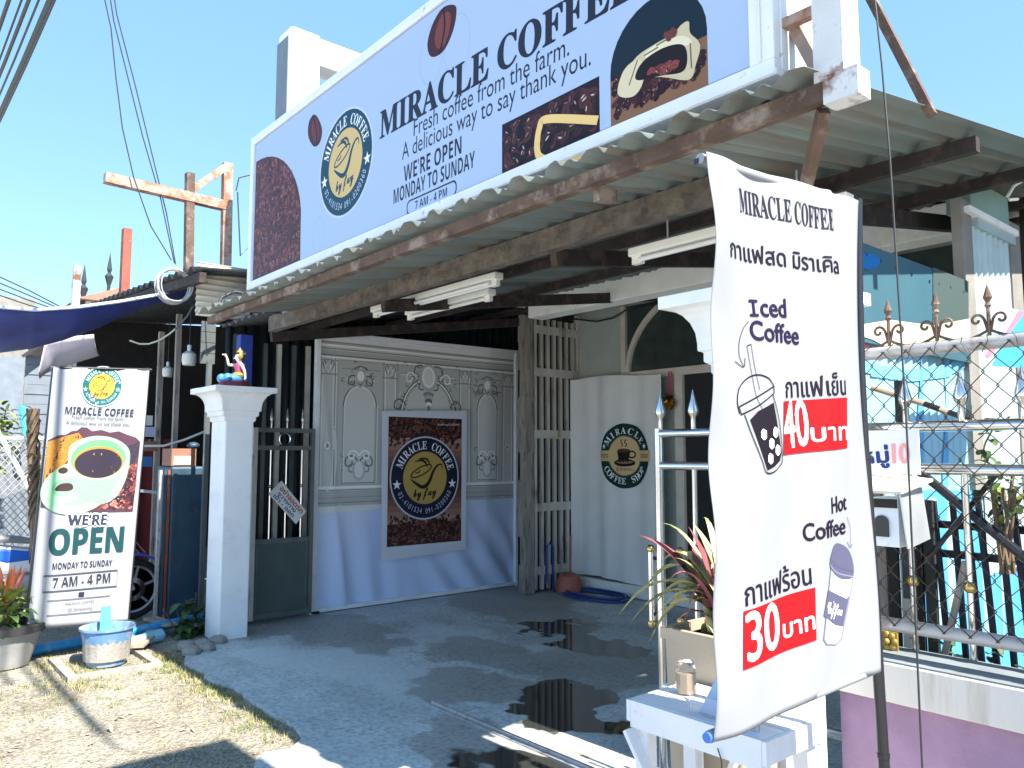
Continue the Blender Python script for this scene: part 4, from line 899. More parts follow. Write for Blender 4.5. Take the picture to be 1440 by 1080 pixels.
for k in range(-1, 14):
    x_ = sc0+k*sp_
    f = MB(); f.tube([(x_, FY, fz1+.02), (x_, FY, 1.955)], .006, 8)
    f.lathe([(.004, 0), (.011, .01), (.006, .02), (.014, .035), (.001, .075)], (x_, FY, 1.95), 8).build('finial', 'rust_steel', wf, smooth=True)
    s = MB()
    for sg_ in (-1, 1):
        s.tube([(x_+sg_*(.005+.03*t-.0), FY, 1.885+.055*math.sin(t*2.6)*1.0) for t in [j/8 for j in range(3)]]+[(x_+sg_*(.034+(.019-.0011*j)*math.cos(2.6-j*.45)), FY, 1.917+(.019-.0011*j)*math.sin(2.6-j*.45)) for j in range(14)], .0045, 6)
        s.tube([(x_+sg_*sp_*.5*t, FY, 1.885-.026*math.sin(t*math.pi/2)) for t in [j/6 for j in range(7)]], .0045, 6)
    s.build('scroll', 'rust_steel', wf, smooth=True)
GY = 2.78
sg = thing('sliding_gate', 'stainless steel sliding gate with spear tips and brass knobs parked behind the fence', 'gate', (-1, GY, .05))
gx0 = onY(927, 650, GY).x; zr1, zr2 = onY(925, 606, GY).z, onY(928, 651, GY).z; gx1 = 1.4
MB().tube([(gx0, GY, .07), (gx0, GY, zr1+.01)], .02, 12).build('end_post', 'stainless', sg, smooth=True)
for z in (zr1-.012, zr2-.012, .12, .5): MB().tube([(gx0, GY, z), (gx1, GY, z)], .0185, 12).build('rail', 'stainless', sg, smooth=True)
k = 0; x_ = gx0+.012
while x_ < .5:
    MB().lathe([(.011, 0), (.011, .055), (.021, .07), (.024, .085), (.012, .13), (.001, .175)], (x_, GY, zr1), 10).build('spear_tip', 'stainless', sg, smooth=True)
    if k: 
        b_ = MB().tube([(x_, GY, .12), (x_, GY, zr2)], .011, 10).build('bar', 'stainless', sg, smooth=True)
        MB().ball((x_, GY, onY(1366, 826, GY).z-.0), .021, 10).build('knob', 'brass', b_, smooth=True)
    x_ += .178; k += 1
h0 = onY(915, 772, GY-.02); h1 = onY(915, 876, GY-.02); hb = MB().tube([(h0.x, GY-.02, h0.z), (h0.x, GY-.02, h1.z)], .013, 10).build('handle', 'stainless', sg, smooth=True)
MB().ball((h0.x, GY-.02, h0.z), .019, 10).ball((h0.x, GY-.02, h1.z), .019, 10).build('knob', 'brass', hb, smooth=True)
MB().tube([(h0.x, GY-.02, h0.z-.04), (gx0, GY, h0.z-.04)], .008, 8).tube([(h0.x, GY-.02, h1.z+.04), (gx0, GY, h1.z+.04)], .008, 8).build('bracket', 'black', hb)
for zk_ in (h0.z, h1.z+.03): MB().ball((gx0+.105, GY, zk_), .02, 10).build('knob', 'brass', sg, smooth=True)

# village number plate, letter box
QY = 2.56; Q = lambda x, y: (lambda p: (p.x, p.z))(onY(x, y, QY))
sgn = thing('number_plate', 'white plate hand lettered in blue Thai with pink 10 wired to the fence', 'sign', onY(1250, 635, QY))
a0, b0 = Q(1205, 666); a1, b1 = Q(1291, 604); MB().box(a0-.03, a1, QY, QY+.006, b0, b1).build('plate', 'paper', sgn)
A = Art(); A.text('หมู่', Q(1214, 652), Q(1250, 650), .045, rgb(30, 50, 120), bold=.003); A.text('10', Q(1256, 651), Q(1279, 651), .06, rgb(226, 150, 156), bold=.003)
A.build('lettering', lambda a, b, d: (a, QY-d, b), 'art_vinyl', sgn)
lb = thing('letter_box', 'white and grey metal letter box with arched slot under the number plate', 'letter box', onY(1250, 770, 2.5))
lx0 = onY(1222, 740, 2.46).x; lx1 = onY(1264, 740, 2.46).x; lz0 = onY(1240, 768, 2.46).z; lz1 = onY(1240, 700, 2.46).z
MB().box(lx0, lx1, 2.46, 2.6, lz0, lz1).build('body', 'white_metal', lb)
MB().prism([(lx1+.012, 2.44, lz1+.03), (lx1+.012, 2.60, lz1+.03), (lx1+.03, 2.6, lz0+.02), (lx1+.03, 2.44, lz0-.0)], (.004, 0, 0)).build('side_plate', 'zinc', lb)
MB().prism([(lx0-.03, 2.42, lz1+.015), (lx1+.03, 2.42, lz1+.015), (lx1+.05, 2.6, lz1+.05), (lx0-.03, 2.6, lz1+.07)], (0, 0, .008)).build('lid', 'cream_sheet', lb)
MB().box(lx0+.0, lx1-.002, 2.453, 2.459, lz1-.03, lz1-.003).build('letter_slot', 'dark_brown', lb)
xm = (lx0+lx1)/2-.004; MB().prism([(xm-.021, 2.452, lz0+.03), (xm+.021, 2.452, lz0+.03)]+[(xm+.021*math.cos(t), 2.452, lz0+.075+.02*math.sin(t)) for t in [i*math.pi/10 for i in range(11)]], (0, .006, 0)).build('window', 'wire_dark', lb)

# dark picket screen, planks, poles behind the gate
pk = thing('picket_screen', 'screen of leaning dark painted pickets behind the steel gate', 'fence', (-.7, 2.98, .1)); rp = random.Random(5)
for i in range(26):
    px = 1290+i*22+rp.uniform(-4, 4); p = onY(px, 690+rp.uniform(-6, 16), 2.98); l_ = .10*(1-i*.03)
    MB().bar((p.x, 2.98+rp.uniform(-.01, .01), p.z), (p.x+.05+rp.uniform(-.01, .02), 2.98, .2), .017, .017).build('picket', 'dark_navy', pk)
for py in (735, 775): z = onY(1300, py, 3.0).z; MB().bar((-1.35, 3.005, z), (.4, 3.005, z-.02), .03, .025).build('rail', 'black', pk)
bdk = thing('board_panel', 'weathered dark upright boards behind the letter box', 'fence', (-1.27, 2.95, .1))
for i in range(6): MB().box(-1.42+i*.042, -1.385+i*.042, 2.94+.006*(i % 2), 2.96+.006*(i % 2), .1, 1.40-.03*(i % 3)).build('board', ('dark_brown', 'old_wood', 'dark_brown', 'galv', 'dark_brown', 'wire_dark')[i], bdk)
rr = MB(); q0 = onY(1290, 700, 2.9); x_ = onY(1284, 860, 2.9).x; rr.tube([(x_, 2.9, .3), (x_, 2.9, 1.5)], .012, 8).tube([(x_+.0145*math.cos(k*.9), 2.9+.0145*math.sin(k*.9), .5+k*.006) for k in range(160)], .004, 5)
single('wrapped_post', rr, 'galv', 'thin post wrapped in a silver spiral between boards and dark pickets', 'post')
def pole(px0, px1, Y, r, m, lab, name='pole'):
    single(name, MB().tube([onY(*px0, Y), onY(*px1, Y)], r, 8), m, lab, name, smooth=True)
pole((1283, 655), (1460, 800), 2.87, .016, 'black_pole', 'thick black pipe slanting down behind the gate')
pole((1300, 792), (1400, 668), 2.9, .009, 'black_pole', 'thin dark stick crossing the thick black pipe', 'stick')
pole((1325, 935), (1358, 790), 2.88, .012, 'old_wood', 'grey wooden stick leaning upright among the pickets', 'stick')
t = thing('broom_handle', 'stick with pale wood and black sections lying behind the gate spear tips', 'stick', onY(1290, 570, 2.9))
P0, P1, P2, P3, P4 = [onY(*p, 2.9) for p in ((1226, 545), (1262, 556), (1300, 568), (1322, 576), (1362, 590))]
MB().tube([P0, P2], .011, 8).build('wooden_section', 'planter_beige', t, smooth=True); MB().tube([P2, P4], .0105, 8).build('black_section', 'black_pole', t, smooth=True); MB().tube([P3, P3+(P4-P3)*.3], .0112, 8).build('band', 'planter_beige', t)
single('angle_post', MB().box(onY(1257, 540, 2.86).x, onY(1274, 540, 2.86).x, 2.86, 2.875, 1.0, onY(1265, 535, 2.86).z), 'wire_dark', 'short dark flat post behind the first gate spear', 'post')
go = onY(1249, 901, 2.72); gm = MB()
for k in range(7): a_ = k*2*math.pi/7; gm.ball(go+Vector((.022*math.cos(a_), -.004, .022*math.sin(a_))), .012, 8, (1, .5, 1))
gm.ball(go+Vector((0, -.012, 0)), .011, 8).box(go.x-.035, go.x+.03, go.y, go.y+.01, go.z-.035, go.z+.03); single('gold_rosette', gm, 'gold_paint', 'small gold flower rosette resting on the coping behind the black pole', 'ornament', smooth=True)
cwp = [onY(*p, 2.2) for p in ((1226, -40), (1240, 90), (1252, 230), (1262, 390), (1275, 600))]; single('hanging_wire', MB().tube(cwp+[Vector((cwp[-1].x, 2.2, .2))], .003, 6), 'wire_dark', 'thin black wire hanging down in front of the wire fence', 'wire')

# painted side wall
SW = -1.50; sw = thing('side_wall', 'bright blue painted corrugated side wall with scalloped teal panels above', 'wall', (SW, 4.2, 0))
def corr(y): return .009*math.sin(y*2*math.pi/.085)
zp = onX(1360, 396, SW).z; zs = onX(1300, 462, SW).z
MB().grid(lambda u, v: (SW-.03+corr(3.05+2.6*u), 3.05+2.6*u, .02+(zs+.1)*v), 300, 1).build('corrugated_sheet', M.setdefault('sky_sheet', mat('sky_sheet', (0.27, 0.50, 0.62), 0.5, var=.1, c2=(0.17, 0.37, 0.52), c2amt=.2)), sw, smooth=True)
MB().box(SW-.012, SW+.004, 3.05, onX(1360, 420, SW).y, zs-.12, zp).build('flat_panel', M.setdefault('teal_panel', mat('teal_panel', (0.042, 0.115, 0.148), 0.55, var=.06)), sw)
B = lambda x, y: (lambda p: (p.y, p.z))(onX(x, y, SW))
A = Art(); A.poly([B(1310, 376), B(1360, 396), B(1360, 470), B(1310, 466)], rgb(74, 88, 86))
A.poly([B(*p) for p in ((1205, 358), (1222, 356), (1238, 365), (1232, 376), (1220, 380), (1206, 376))], rgb(30, 110, 176))
A.poly([B(*p) for p in ((1200, 458), (1250, 450), (1310, 458), (1362, 448), (1362, 486), (1330, 494), (1290, 496), (1255, 494), (1225, 478), (1200, 470))], rgb(190, 184, 160))
for px, py in ((1216, 349), (1236, 357), (1258, 368), (1280, 377), (1305, 387), (1318, 391), (1334, 396), (1352, 403)): a_, b_ = B(px, py); A.ell(a_, b_-.03, .008, .008, rgb(40, 50, 56), n=8)
A.build('painted_scallop', lambda a, b, d: (SW+.006+d, a, b), 'art_sheet', sw)
A = Art()
A.poly([B(*p) for p in ((1200, 492), (1240, 512), (1290, 520), (1340, 512), (1380, 490), (1380, 505), (1340, 530), (1290, 536), (1240, 530), (1200, 512))], rgb(112, 180, 216))
A.poly([B(*p) for p in ((1200, 470), (1235, 485), (1262, 497), (1258, 501), (1225, 490), (1200, 478))], rgb(186, 110, 130))
for px, w_ in ((1372, 16), (1404, 8), (1300, 5), (1335, 4)): A.poly([B(px, 505), B(px+w_, 505), B(px+w_, 900), B(px, 900)], rgb(92, 160, 210))
for px in (1394, 1402, 1412, 1420): A.poly([B(px, 500), B(px+3, 500), B(px+3, 590), B(px, 590)], rgb(20, 96, 150))
A.poly([B(1287, 690), B(1500, 690), B(1500, 960), B(1287, 960)], rgb(84, 158, 204))
for px, w_ in ((1290, 9), (1316, 11), (1338, 8), (1385, 8), (1408, 7)): A.poly([B(px, 700), B(px+w_, 700), B(px+w_+8, 900), B(px+8, 900)], rgb(150, 186, 206))
A.build('painted_stripes', lambda a, b, d: (SW-.026+corr(a)+d, a, b), 'art_sheet', sw, frange(3.05, 6.5, .0212), None, d0=.003)
hc = thing('house_corner', 'grey concrete house corner with teal box and white corrugated strip beyond panel', 'building', (SW, 4.7, 0))
Bx = lambda mb, x0, x1, y_0, y_1, X=SW, th=.05: mb.box(X-th, X, onX(x0, 400, X).y, onX(x1, 400, X).y, onX((x0+x1)/2, y_1, X).z, onX((x0+x1)/2, y_0, X).z)
Bx(MB(), 1357, 1371, 285, 700).build('column', 'concrete_grey', hc); Bx(MB(), 1371, 1424, 268, 312, th=.12).build('box_head', 'teal_plaster', hc)
Bx(MB(), 1370, 1437, 309, 317, SW+.03, .06).build('ledge', 'white_paint', hc); Bx(MB(), 1380, 1432, 318, 334, SW+.015, .03).build('fascia_plate', 'strip_teal', hc)
ya, yb = onX(1371, 400, SW).y, onX(1424, 400, SW).y; zb_ = onX(1400, 334, SW).z
MB().grid(lambda u, v: (SW-.01+.016*math.sin(u*2*math.pi*7), ya+(yb-ya)*u, .9+(zb_-.9)*v), 112, 1).build('corrugated_strip', 'strip_teal', hc, smooth=True)
Bx(MB(), 1424, 1438, 317, 700, SW, .12).build('column', 'concrete_grey', hc)
MB().box(-1.62, 2.5, 5.6, 5.8, 0, 3.1).build('rear_wall', 'dark_brown', hc)
wc = [onX(*p, SW+.2) for p in ((1445, 250), (1425, 262), (1417, 276), (1420, 281), (1431, 280))]; single('curled_wire', MB().tube(wc, .008, 6), 'lamp_white', 'pale curled wire end hanging near the teal box head', 'wire', smooth=True)
ht = thing('hanging_tarp', 'white and blue printed tarp corner slung behind the scroll fence', 'tarp', onX(1415, 470, -1.15))
H = lambda x, y: (lambda p: (p.y, p.z))(onX(x, y, -1.15))
A = Art(); A.poly([H(*p) for p in ((1384, 426), (1450, 440), (1475, 470), (1430, 438), (1405, 448), (1396, 450))], rgb(206, 206, 208)); A.poly([H(*p) for p in ((1432, 436), (1475, 445), (1475, 520), (1394, 515), (1410, 480))], rgb(70, 150, 206))
A.poly([H(*p) for p in ((1432, 436), (1440, 440), (1410, 480), (1388, 505), (1384, 500))], rgb(190, 120, 140)); A.poly([H(*p) for p in ((1404, 450), (1430, 438), (1412, 468), (1392, 478))], rgb(150, 196, 220))
o_ = A.build('printed_sheet', lambda a, b, d: (-1.15+d, a, b), 'art_sheet', ht); md = o_.modifiers.new('solidify', 'SOLIDIFY'); md.thickness = .002

# ================================================================== PRICE BANNER (front right)
BX = -.9
mb_ = thing('price_banner', 'tall white price banner with iced and hot coffee drawings on a black pole', 'banner stand', (BX, 1.75, 0))
BP = lambda x, y: (lambda p: (p.y, p.z))(onX(x, y, BX))
TL, TR, BR, BL = BP(991, 214), BP(1205, 283), BP(1234, 944), BP(1004, 1044)
def ft(y, z):
    u = (y-1.255)/.655; v = (z-.975)/1.13
    return 1.2*(.006*math.sin(u*7+v*2.5)+.0035*math.sin(u*15-v*6)+.006*math.sin(v*9+u*1.5)*math.exp(-((u-.05)/.12)**2)+.0045*math.sin(v*24+u*8)*math.exp(-((u-.02)/.08)**2)+.006*math.exp(-((u-.62-.12*v)/.035)**2)*(.3+.7*v)-.005*math.exp(-((u-.9+.1*v)/.04)**2))
def bl(u, v): 
    y = TL[0]*(1-u)*v+TR[0]*u*v+BR[0]*u*(1-v)+BL[0]*(1-u)*(1-v); z = TL[1]*(1-u)*v+TR[1]*u*v+BR[1]*u*(1-v)+BL[1]*(1-u)*(1-v)
    y += .008*math.sin(v*math.pi)*(1-u)*0.6-.040*math.sin(v*v*math.pi)*u; return (BX+ft(y, z), y, z)
MB().grid(bl, 60, 100).build('cloth', 'cloth_white', mb_, smooth=True, solid=.0015)
A = Art(); RED = rgb(156, 4, 14); PI_ = rgb(22, 10, 34)
A.text('MIRACLE COFFEE', BP(1043, 297), BP(1168, 326), .05, rgb(34, 28, 42), 'serifb')
A.text('กาแฟสด มิราเคิล', BP(1021, 362), BP(1176, 386), .036, PI_, bold=.0008)
A.text('𝙸ced', BP(1057, 444), BP(1107, 446), .04, rgb(30, 14, 52), bold=.0016); A.text('Coffee', BP(1057, 477), BP(1127, 484), .04, rgb(30, 14, 52), bold=.0016)
BK2 = rgb(14, 8, 20)
def path(pts, w, c, closed=False): A.curve([BP(*p) for p in (pts+[pts[0]] if closed else pts)], w, c)
path([(1054, 452), (1046, 462), (1040, 480), (1040, 500), (1046, 515)], .0018, BK2); path([(1034, 508), (1046, 516), (1048, 503)], .0018, BK2)
path([(1051, 486), (1056, 520), (1062, 556), (1070, 575)], .0016, BK2); path([(1057, 484), (1061, 515), (1067, 548)], .0016, BK2); path([(1051, 486), (1057, 484)], .0016, BK2)
path([(1040, 582), (1037, 565), (1040, 545), (1052, 531), (1066, 527), (1080, 532), (1088, 543)], .0028, BK2)
path([(1039, 572), (1060, 560), (1088, 543)], .0028, BK2); path([(1042, 583), (1064, 571), (1088, 553)], .0028, BK2); path([(1039, 572), (1042, 583)], .0028, BK2); path([(1088, 543), (1088, 553)], .0028, BK2)
path([(1046, 583), (1056, 615), (1068, 648), (1074, 664), (1086, 664), (1097, 656), (1103, 645), (1100, 610), (1094, 580), (1086, 554)], .0026, BK2)
A.poly([BP(*p) for p in ((1053, 590), (1064, 578), (1076, 572), (1087, 566), (1092, 590), (1098, 620), (1101, 638), (1098, 648), (1088, 656), (1076, 661), (1069, 640), (1060, 612))], rgb(16, 6, 20))
for cx_, cy_ in ((1071, 611), (1090, 608), (1083, 624), (1094, 633), (1081, 645)): A.poly([BP(cx_+dx_, cy_+dy_) for dx_, dy_ in ((-1, -8), (4, -5), (4, 5), (0, 8), (-4, 4), (-4, -4))], WHT)
A.text('กาแฟเย็น', BP(1109, 559), BP(1186, 555), .042, PI_, bold=.0007)
A.poly([BP(*p) for p in ((1105, 564), (1188, 559), (1189, 630), (1105, 640))], RED)
A.text('40', BP(1108, 631), BP(1142, 625), .1, WHT, bold=.0022); A.text('บาท', BP(1144, 621), BP(1189, 618), .038, WHT, bold=.0012)
A.text('Hot', BP(1168, 722), BP(1190, 716), .036, PI_, bold=.001); A.text('Coffee', BP(1134, 762), BP(1189, 750), .037, PI_, bold=.0014)
path([(1191, 727), (1197, 742), (1198, 760), (1197, 768)], .0014, BK2); path([(1192, 762), (1197, 770), (1201, 765)], .0014, BK2)
GP, GP2 = rgb(80, 80, 104), rgb(66, 66, 90)
A.poly([BP(*p) for p in ((1158, 900), (1163, 907), (1180, 908), (1188, 900), (1202, 812), (1168, 798))], rgb(120, 118, 130)); A.poly([BP(*p) for p in ((1160, 898), (1165, 905), (1179, 906), (1186, 899), (1200, 813), (1170, 800))], rgb(228, 230, 244))
A.poly([BP(*p) for p in ((1164, 829), (1180, 836), (1193, 842), (1196, 838), (1189, 882), (1178, 880), (1164, 871), (1158, 866))], GP)
A.poly(smooth_loop([BP(*p) for p in ((1176, 764), (1190, 769), (1199, 782), (1203, 800), (1200, 813), (1186, 815), (1172, 806), (1166, 792), (1170, 775))]), GP)
path([(1168, 786), (1180, 798), (1202, 804)], .002, GP2); path([(1166, 794), (1180, 806), (1201, 811)], .0025, rgb(126, 126, 148))
A.text('Coffee', BP(1163, 862), BP(1187, 866), .024, WHT, 'script', bold=.0009)
A.text('กาแฟร้อน', BP(1039, 851), BP(1143, 821), .042, PI_, bold=.0007)
A.poly([BP(*p) for p in ((1036, 858), (1147, 826), (1148, 900), (1035, 940))], RED)
A.text('30', BP(1042, 929), BP(1096, 907), .09, WHT, bold=.0028); A.text('บาท', BP(1102, 898), BP(1146, 884), .035, WHT, bold=.0012)
A.build('printed_artwork', lambda a, b, d: (BX+ft(a, b)+d+.001, a, b), 'art_cloth', mb_, frange(1.2, 1.95, .02), frange(.9, 2.2, .03), d0=.0012)
tl, tr, br, bl_ = [onX(x_, y_, BX) for x_, y_ in ((991, 216), (1205, 285), (1234, 946), (1004, 1044))]
MB().tube([tl+Vector((-.012, 0, -.006)), tr+Vector((-.012, 0, -.006))], .0105, 12).build('top_roll', 'cloth_white', mb_, smooth=True)
MB().tube([bl_+Vector((-.012, .002, .006)), br+Vector((-.012, 0, .004))], .0115, 14).build('bottom_roll', 'cloth_white', mb_, smooth=True)
MB().tube([bl_+Vector((-.012, -.006, .006)), bl_+Vector((-.012, .10, .006))], .0095, 14).build('core', M.setdefault('core_blue', mat('core_blue', (0.05, 0.16, 0.6), 0.5)), mb_, smooth=True)
pp = [onX(*p, BX-.03) for p in ((1206, 281), (1207, 400), (1210, 520), (1216, 640), (1224, 760), (1243, 1075))]; pt = pp[0]; pg = pp[4]+(pp[5]-pp[4])*((pp[4].z-.03)/(pp[4].z-pp[5].z))
MB().tube(pp[:4], .0115, 12).build('pole', 'black_pole', mb_, smooth=True)
MB().tube([pp[3], pp[4], pg], .0135, 12).build('pole', 'black_pole', mb_, smooth=True)
for c_ in (pp[3], pp[4].lerp(pp[5], .42), pp[4].lerp(pp[5], .95)): MB().tube([c_, c_+(pg-pp[4])*.008], .0155, 12).build('collar', 'black_pole', mb_, smooth=True)
MB().bar((tl.x-.02, tl.y, tl.z-.01), (pt.x, pt.y, pt.z-.01), .012, .012).build('top_arm', 'black_pole', mb_)
MB().bar((pg.x-.25, pg.y, .02), (pg.x+.25, pg.y, .02), .03, .03).bar((pg.x, pg.y-.25, .05), (pg.x, pg.y+.25, .05), .03, .03).build('foot', 'black_pole', mb_)

# ================================================================== WHITE TABLE, PLANTER
tb = thing('folding_table', 'white painted slatted wooden table with crossed legs under the price banner', 'table', (-1.34, 1.9, 0))
tx0, tx1, ty0, ty1, tz = -1.552, -1.128, 1.772, 2.03, .80
for a_, b_ in ((ty0, ty0+.095), (ty0+.105, ty1-.105), (ty1-.095, ty1)): MB().box(tx0, tx1, a_, b_, tz-.018, tz).build('plank', 'table_white', tb, bevel=.002)
for ya_ in (ty0-.012, ty1+.001): MB().box(tx0, tx1, ya_, ya_+.011, tz-.075, tz-.001).build('apron', 'table_white', tb)
for xa_ in (tx1+.001, tx0-.014): MB().box(xa_, xa_+.013, ty0-.012, ty1+.012, tz-.06, tz-.002).build('end_apron', 'table_white', tb)
for lx_ in (tx0+.03, tx1-.03):
    for ly_ in (ty0+.02, ty1-.02): MB().box(lx_-.022, lx_+.022, ly_-.02, ly_+.02, 0, tz-.019).build('leg', 'table_white', tb)
MB().bar((tx0, ty0-.02, tz-.08), (tx0+.33, ty0-.02, .25), .012, .04, (0, 1, 0)).bar((tx1-.03, ty0+.03, .3), (tx1-.03, ty1-.0, tz-.1), .012, .035, (1, 0, 0)).bar((tx0+.2, ty1+.02, tz-.08), (tx0+.02, ty1+.02, .3), .012, .04, (0, 1, 0)).build('brace', 'table_white', tb)
single('cable_loop', MB().tube([(-1.25+.012*math.sin(k*.7), ty0-.02, tz-.05-.02*k+.001*k*k) for k in range(12)], .0018, 5), 'wire_dark', 'thin black wire loop dangling under the white table top', 'wire')
jc = onZ(965, 976, tz); jb = thing('candle_jar', 'squat clear jar of pale cream wax on the white table', 'jar', (jc.x, jc.y, tz))
MB().lathe([(.026, .001), (.03, .005), (.03, .075), (.024, .085), (.024, .094)], jc, 8).build('glass', 'acrylic', jb)
MB().lathe([(.002, .004), (.0265, .006), (.0265, .062), (.002, .064)], jc, 8).build('wax', 'planter_beige', jb)
ac_ = thing('display_plate', 'slanted acrylic display plate coloured blue for its reflection, standing on table behind the banner edge', 'display stand', (-1.30, 1.86, tz))
MB().prism([(-1.355, 1.82, tz+.002), (-1.18, 1.82, tz+.002), (-1.18, 1.9, tz+.23), (-1.27, 1.9, tz+.23)], (0, .005, 0)).build('plate', M.setdefault('plate_blue', mat('plate_blue', (0.36, 0.48, 0.66), 0.25, var=.03)), ac_)  # clear acrylic plate with its blue reflection painted on as flat colour
MB().prism([(-1.375, 1.80, tz+.001), (-1.16, 1.80, tz+.001), (-1.16, 1.804, tz+.05), (-1.375, 1.804, tz+.05)], (0, .003, 0)).build('front_lip', 'acrylic', ac_)
pl = thing('tall_planter', 'tall beige rectangular planter box standing before the right gate pillar', 'planter', (-1.5, 2.13, 0))
qx0, qx1, qy0, qy1, qz = -1.665, -1.38, 2.06, 2.27, .945
MB().prism([(qx0+.02, qy0+.015, 0), (qx1-.02, qy0+.015, 0), (qx1, qy0, qz-.03), (qx0, qy0, qz-.03)], (0, qy1-qy0-.02, 0)).build('body', 'planter_beige', pl, bevel=.006)
rm = MB(); rm.box(qx0-.01, qx1+.01, qy0-.01, qy0+.012, qz-.035, qz).box(qx0-.01, qx1+.01, qy1-.012, qy1+.01, qz-.035, qz).box(qx0-.01, qx0+.012, qy0+.012, qy1-.012, qz-.035, qz).box(qx1-.012, qx1+.01, qy0+.012, qy1-.012, qz-.035, qz); rm.build('rim', 'planter_beige', pl)
MB().box(qx0+.012, qx1-.012, qy0+.012, qy1-.012, qz-.06, qz-.03).build('soil', 'soil', pl)
pp_ = thing('dracaena', 'arching cream and maroon long leaved plant growing in the tall planter', 'plant', (-1.5, 2.15, qz-.03)); rl = random.Random(21)
base_ = Vector((-1.49, 2.13, qz-.03)); le1, le2 = MB(), MB()
spec = [((868, 868), 1.0), ((885, 878), .9), ((912, 905), .7), ((990, 770), .1), ((968, 740), .1), ((895, 752), .3), ((950, 800), .5), ((985, 930), .5), ((930, 790), .6), ((1000, 800), .3), ((905, 830), .9), ((940, 860), .7), ((975, 765), .2), ((1005, 850), .6), ((960, 880), .8), ((915, 860), .9)]
def blade(mb, b0_, tip, arch_, w, n=9):
    mid = b0_.lerp(tip, .5)+Vector((0, 0, arch_)); pts = []
    for i in range(n+1): t_ = i/n; pts.append(b0_*(1-t_)**2+mid*2*t_*(1-t_)+tip*t_*t_)
    vs = []; sd_ = Vector(((pts[-1]-pts[0]).y, -(pts[-1]-pts[0]).x, 0)); sd_ = sd_.normalized() if sd_.length > .01 else Vector((.7, .7, 0))
    for i, p in enumerate(pts): t_ = i/n; ww = w*(.35+.65*math.sin(math.pi*min(1, t_*.8+.18)))*(1-t_**4); vs += [p-sd_*ww/2+Vector((0, 0, ww*.18)), p, p+sd_*ww/2+Vector((0, 0, ww*.18))]
    mb.add(vs, [(i*3+j, i*3+j+1, i*3+j+4, i*3+j+3) for i in range(n) for j in (0, 1)])
for i, (p, a_) in enumerate(spec): blade(le2 if i in (5, 4, 12) else le1, base_+Vector((rl.uniform(-.03, .03), rl.uniform(-.03, .03), rl.uniform(.02, .14))), onY(*p, 2.08+rl.uniform(-.02, .1)), .05+.16*a_, rl.uniform(.055, .075))
for i in range(26):
    a_ = rl.uniform(0, 6.28); L_ = rl.uniform(.12, .28); blade(le1 if rl.random() < .5 else le2, base_+Vector((rl.uniform(-.02, .02), rl.uniform(-.02, .02), rl.uniform(0, .15))), base_+Vector((L_*math.cos(a_), L_*math.sin(a_)*.7, rl.uniform(.02, .4))), rl.uniform(.05, .2), rl.uniform(.022, .034))
le1.build('cream_leaves', 'leaf_cream', pp_, smooth=True); le2.build('maroon_leaves', 'leaf_maroon', pp_, smooth=True)
sm = MB()
for i in range(7): sm.tube([base_+Vector((rl.uniform(-.03, .03), rl.uniform(-.03, .03), -.01)), base_+Vector((rl.uniform(-.03, .03), rl.uniform(-.03, .03), .2))], .007, 6)
sm.build('stems', 'leaf_maroon', pp_)

# leafy bushes behind the fence
def bush(name, label, cat, c, rx_, ry_, rz_, n_, L_, mats, group=None, seed=1):
    t = thing(name, label, cat, (c[0], c[1], max(0, c[2]-rz_)), group); r_ = random.Random(seed); mbs = [MB() for _ in mats]
    for i in range(n_):
        th, ph = r_.uniform(0, 6.28), math.acos(r_.uniform(-1, 1)); q_ = r_.uniform(.35, 1)
        p = Vector((c[0]+rx_*q_*math.sin(ph)*math.cos(th), c[1]+ry_*q_*math.sin(ph)*math.sin(th), c[2]+rz_*q_*math.cos(ph)))
        d = Vector((math.sin(ph)*math.cos(th)+r_.uniform(-.5, .5), math.sin(ph)*math.sin(th)+r_.uniform(-.5, .5), r_.uniform(-.3, .8)))
        r_.choice(mbs).leaf(p, d, L_*r_.uniform(.6, 1.2), L_*.5*r_.uniform(.8, 1.2), .8, 4)
    for k_, (b_, m_) in enumerate(zip(mbs, mats)): b_.build('leaves', m_, t, smooth=True)
    s = MB(); r2 = random.Random(seed+1)
    for i in range(6): s.tube([(c[0]+r2.uniform(-.03, .03), c[1]+r2.uniform(-.03, .03), max(0, c[2]-rz_*1.0-.15)), (c[0]+r2.uniform(-.6, .6)*rx_, c[1]+r2.uniform(-.6, .6)*ry_, c[2]+r2.uniform(0, .7)*rz_)], .006, 5)
    s.build('stems', 'stem', t); return t
p = onY(1400, 890, 2.95); bush('shrub', 'dark green leafy shrub at the foot of the dark pickets', 'shrub', (p.x, 2.92, .62), .3, .06, .3, 260, .06, ['leaf', 'leaf_dark'], None, 3)
p = onY(1415, 690, 2.9); bush('shrub', 'bright green leaves tangled around the thick black pipe', 'shrub', (p.x, 2.9, p.z), .10, .05, .12, 60, .05, ['leaf', 'leaf_lime'], None, 8)
vv = thing('vine', 'small vine with a few bright leaves hanging against the blue wall', 'vine', onY(1388, 620, 2.84)); lv = MB(); rv = random.Random(2)
for px, py in ((1385, 592), (1398, 600), (1378, 612), (1392, 618), (1403, 608), (1386, 634), (1398, 640), (1376, 640)): lv.leaf(onY(px, py, 2.84), (rv.uniform(-1, 1), -.4, rv.uniform(-.3, .6)), .05, .032, .8, 4)
lv.build('leaves', 'leaf', vv, smooth=True); MB().tube([onY(1420, 586, 2.85), onY(1398, 600, 2.85), onY(1386, 622, 2.85), onY(1380, 645, 2.85)], .003, 5).build('stem', 'stem', vv)

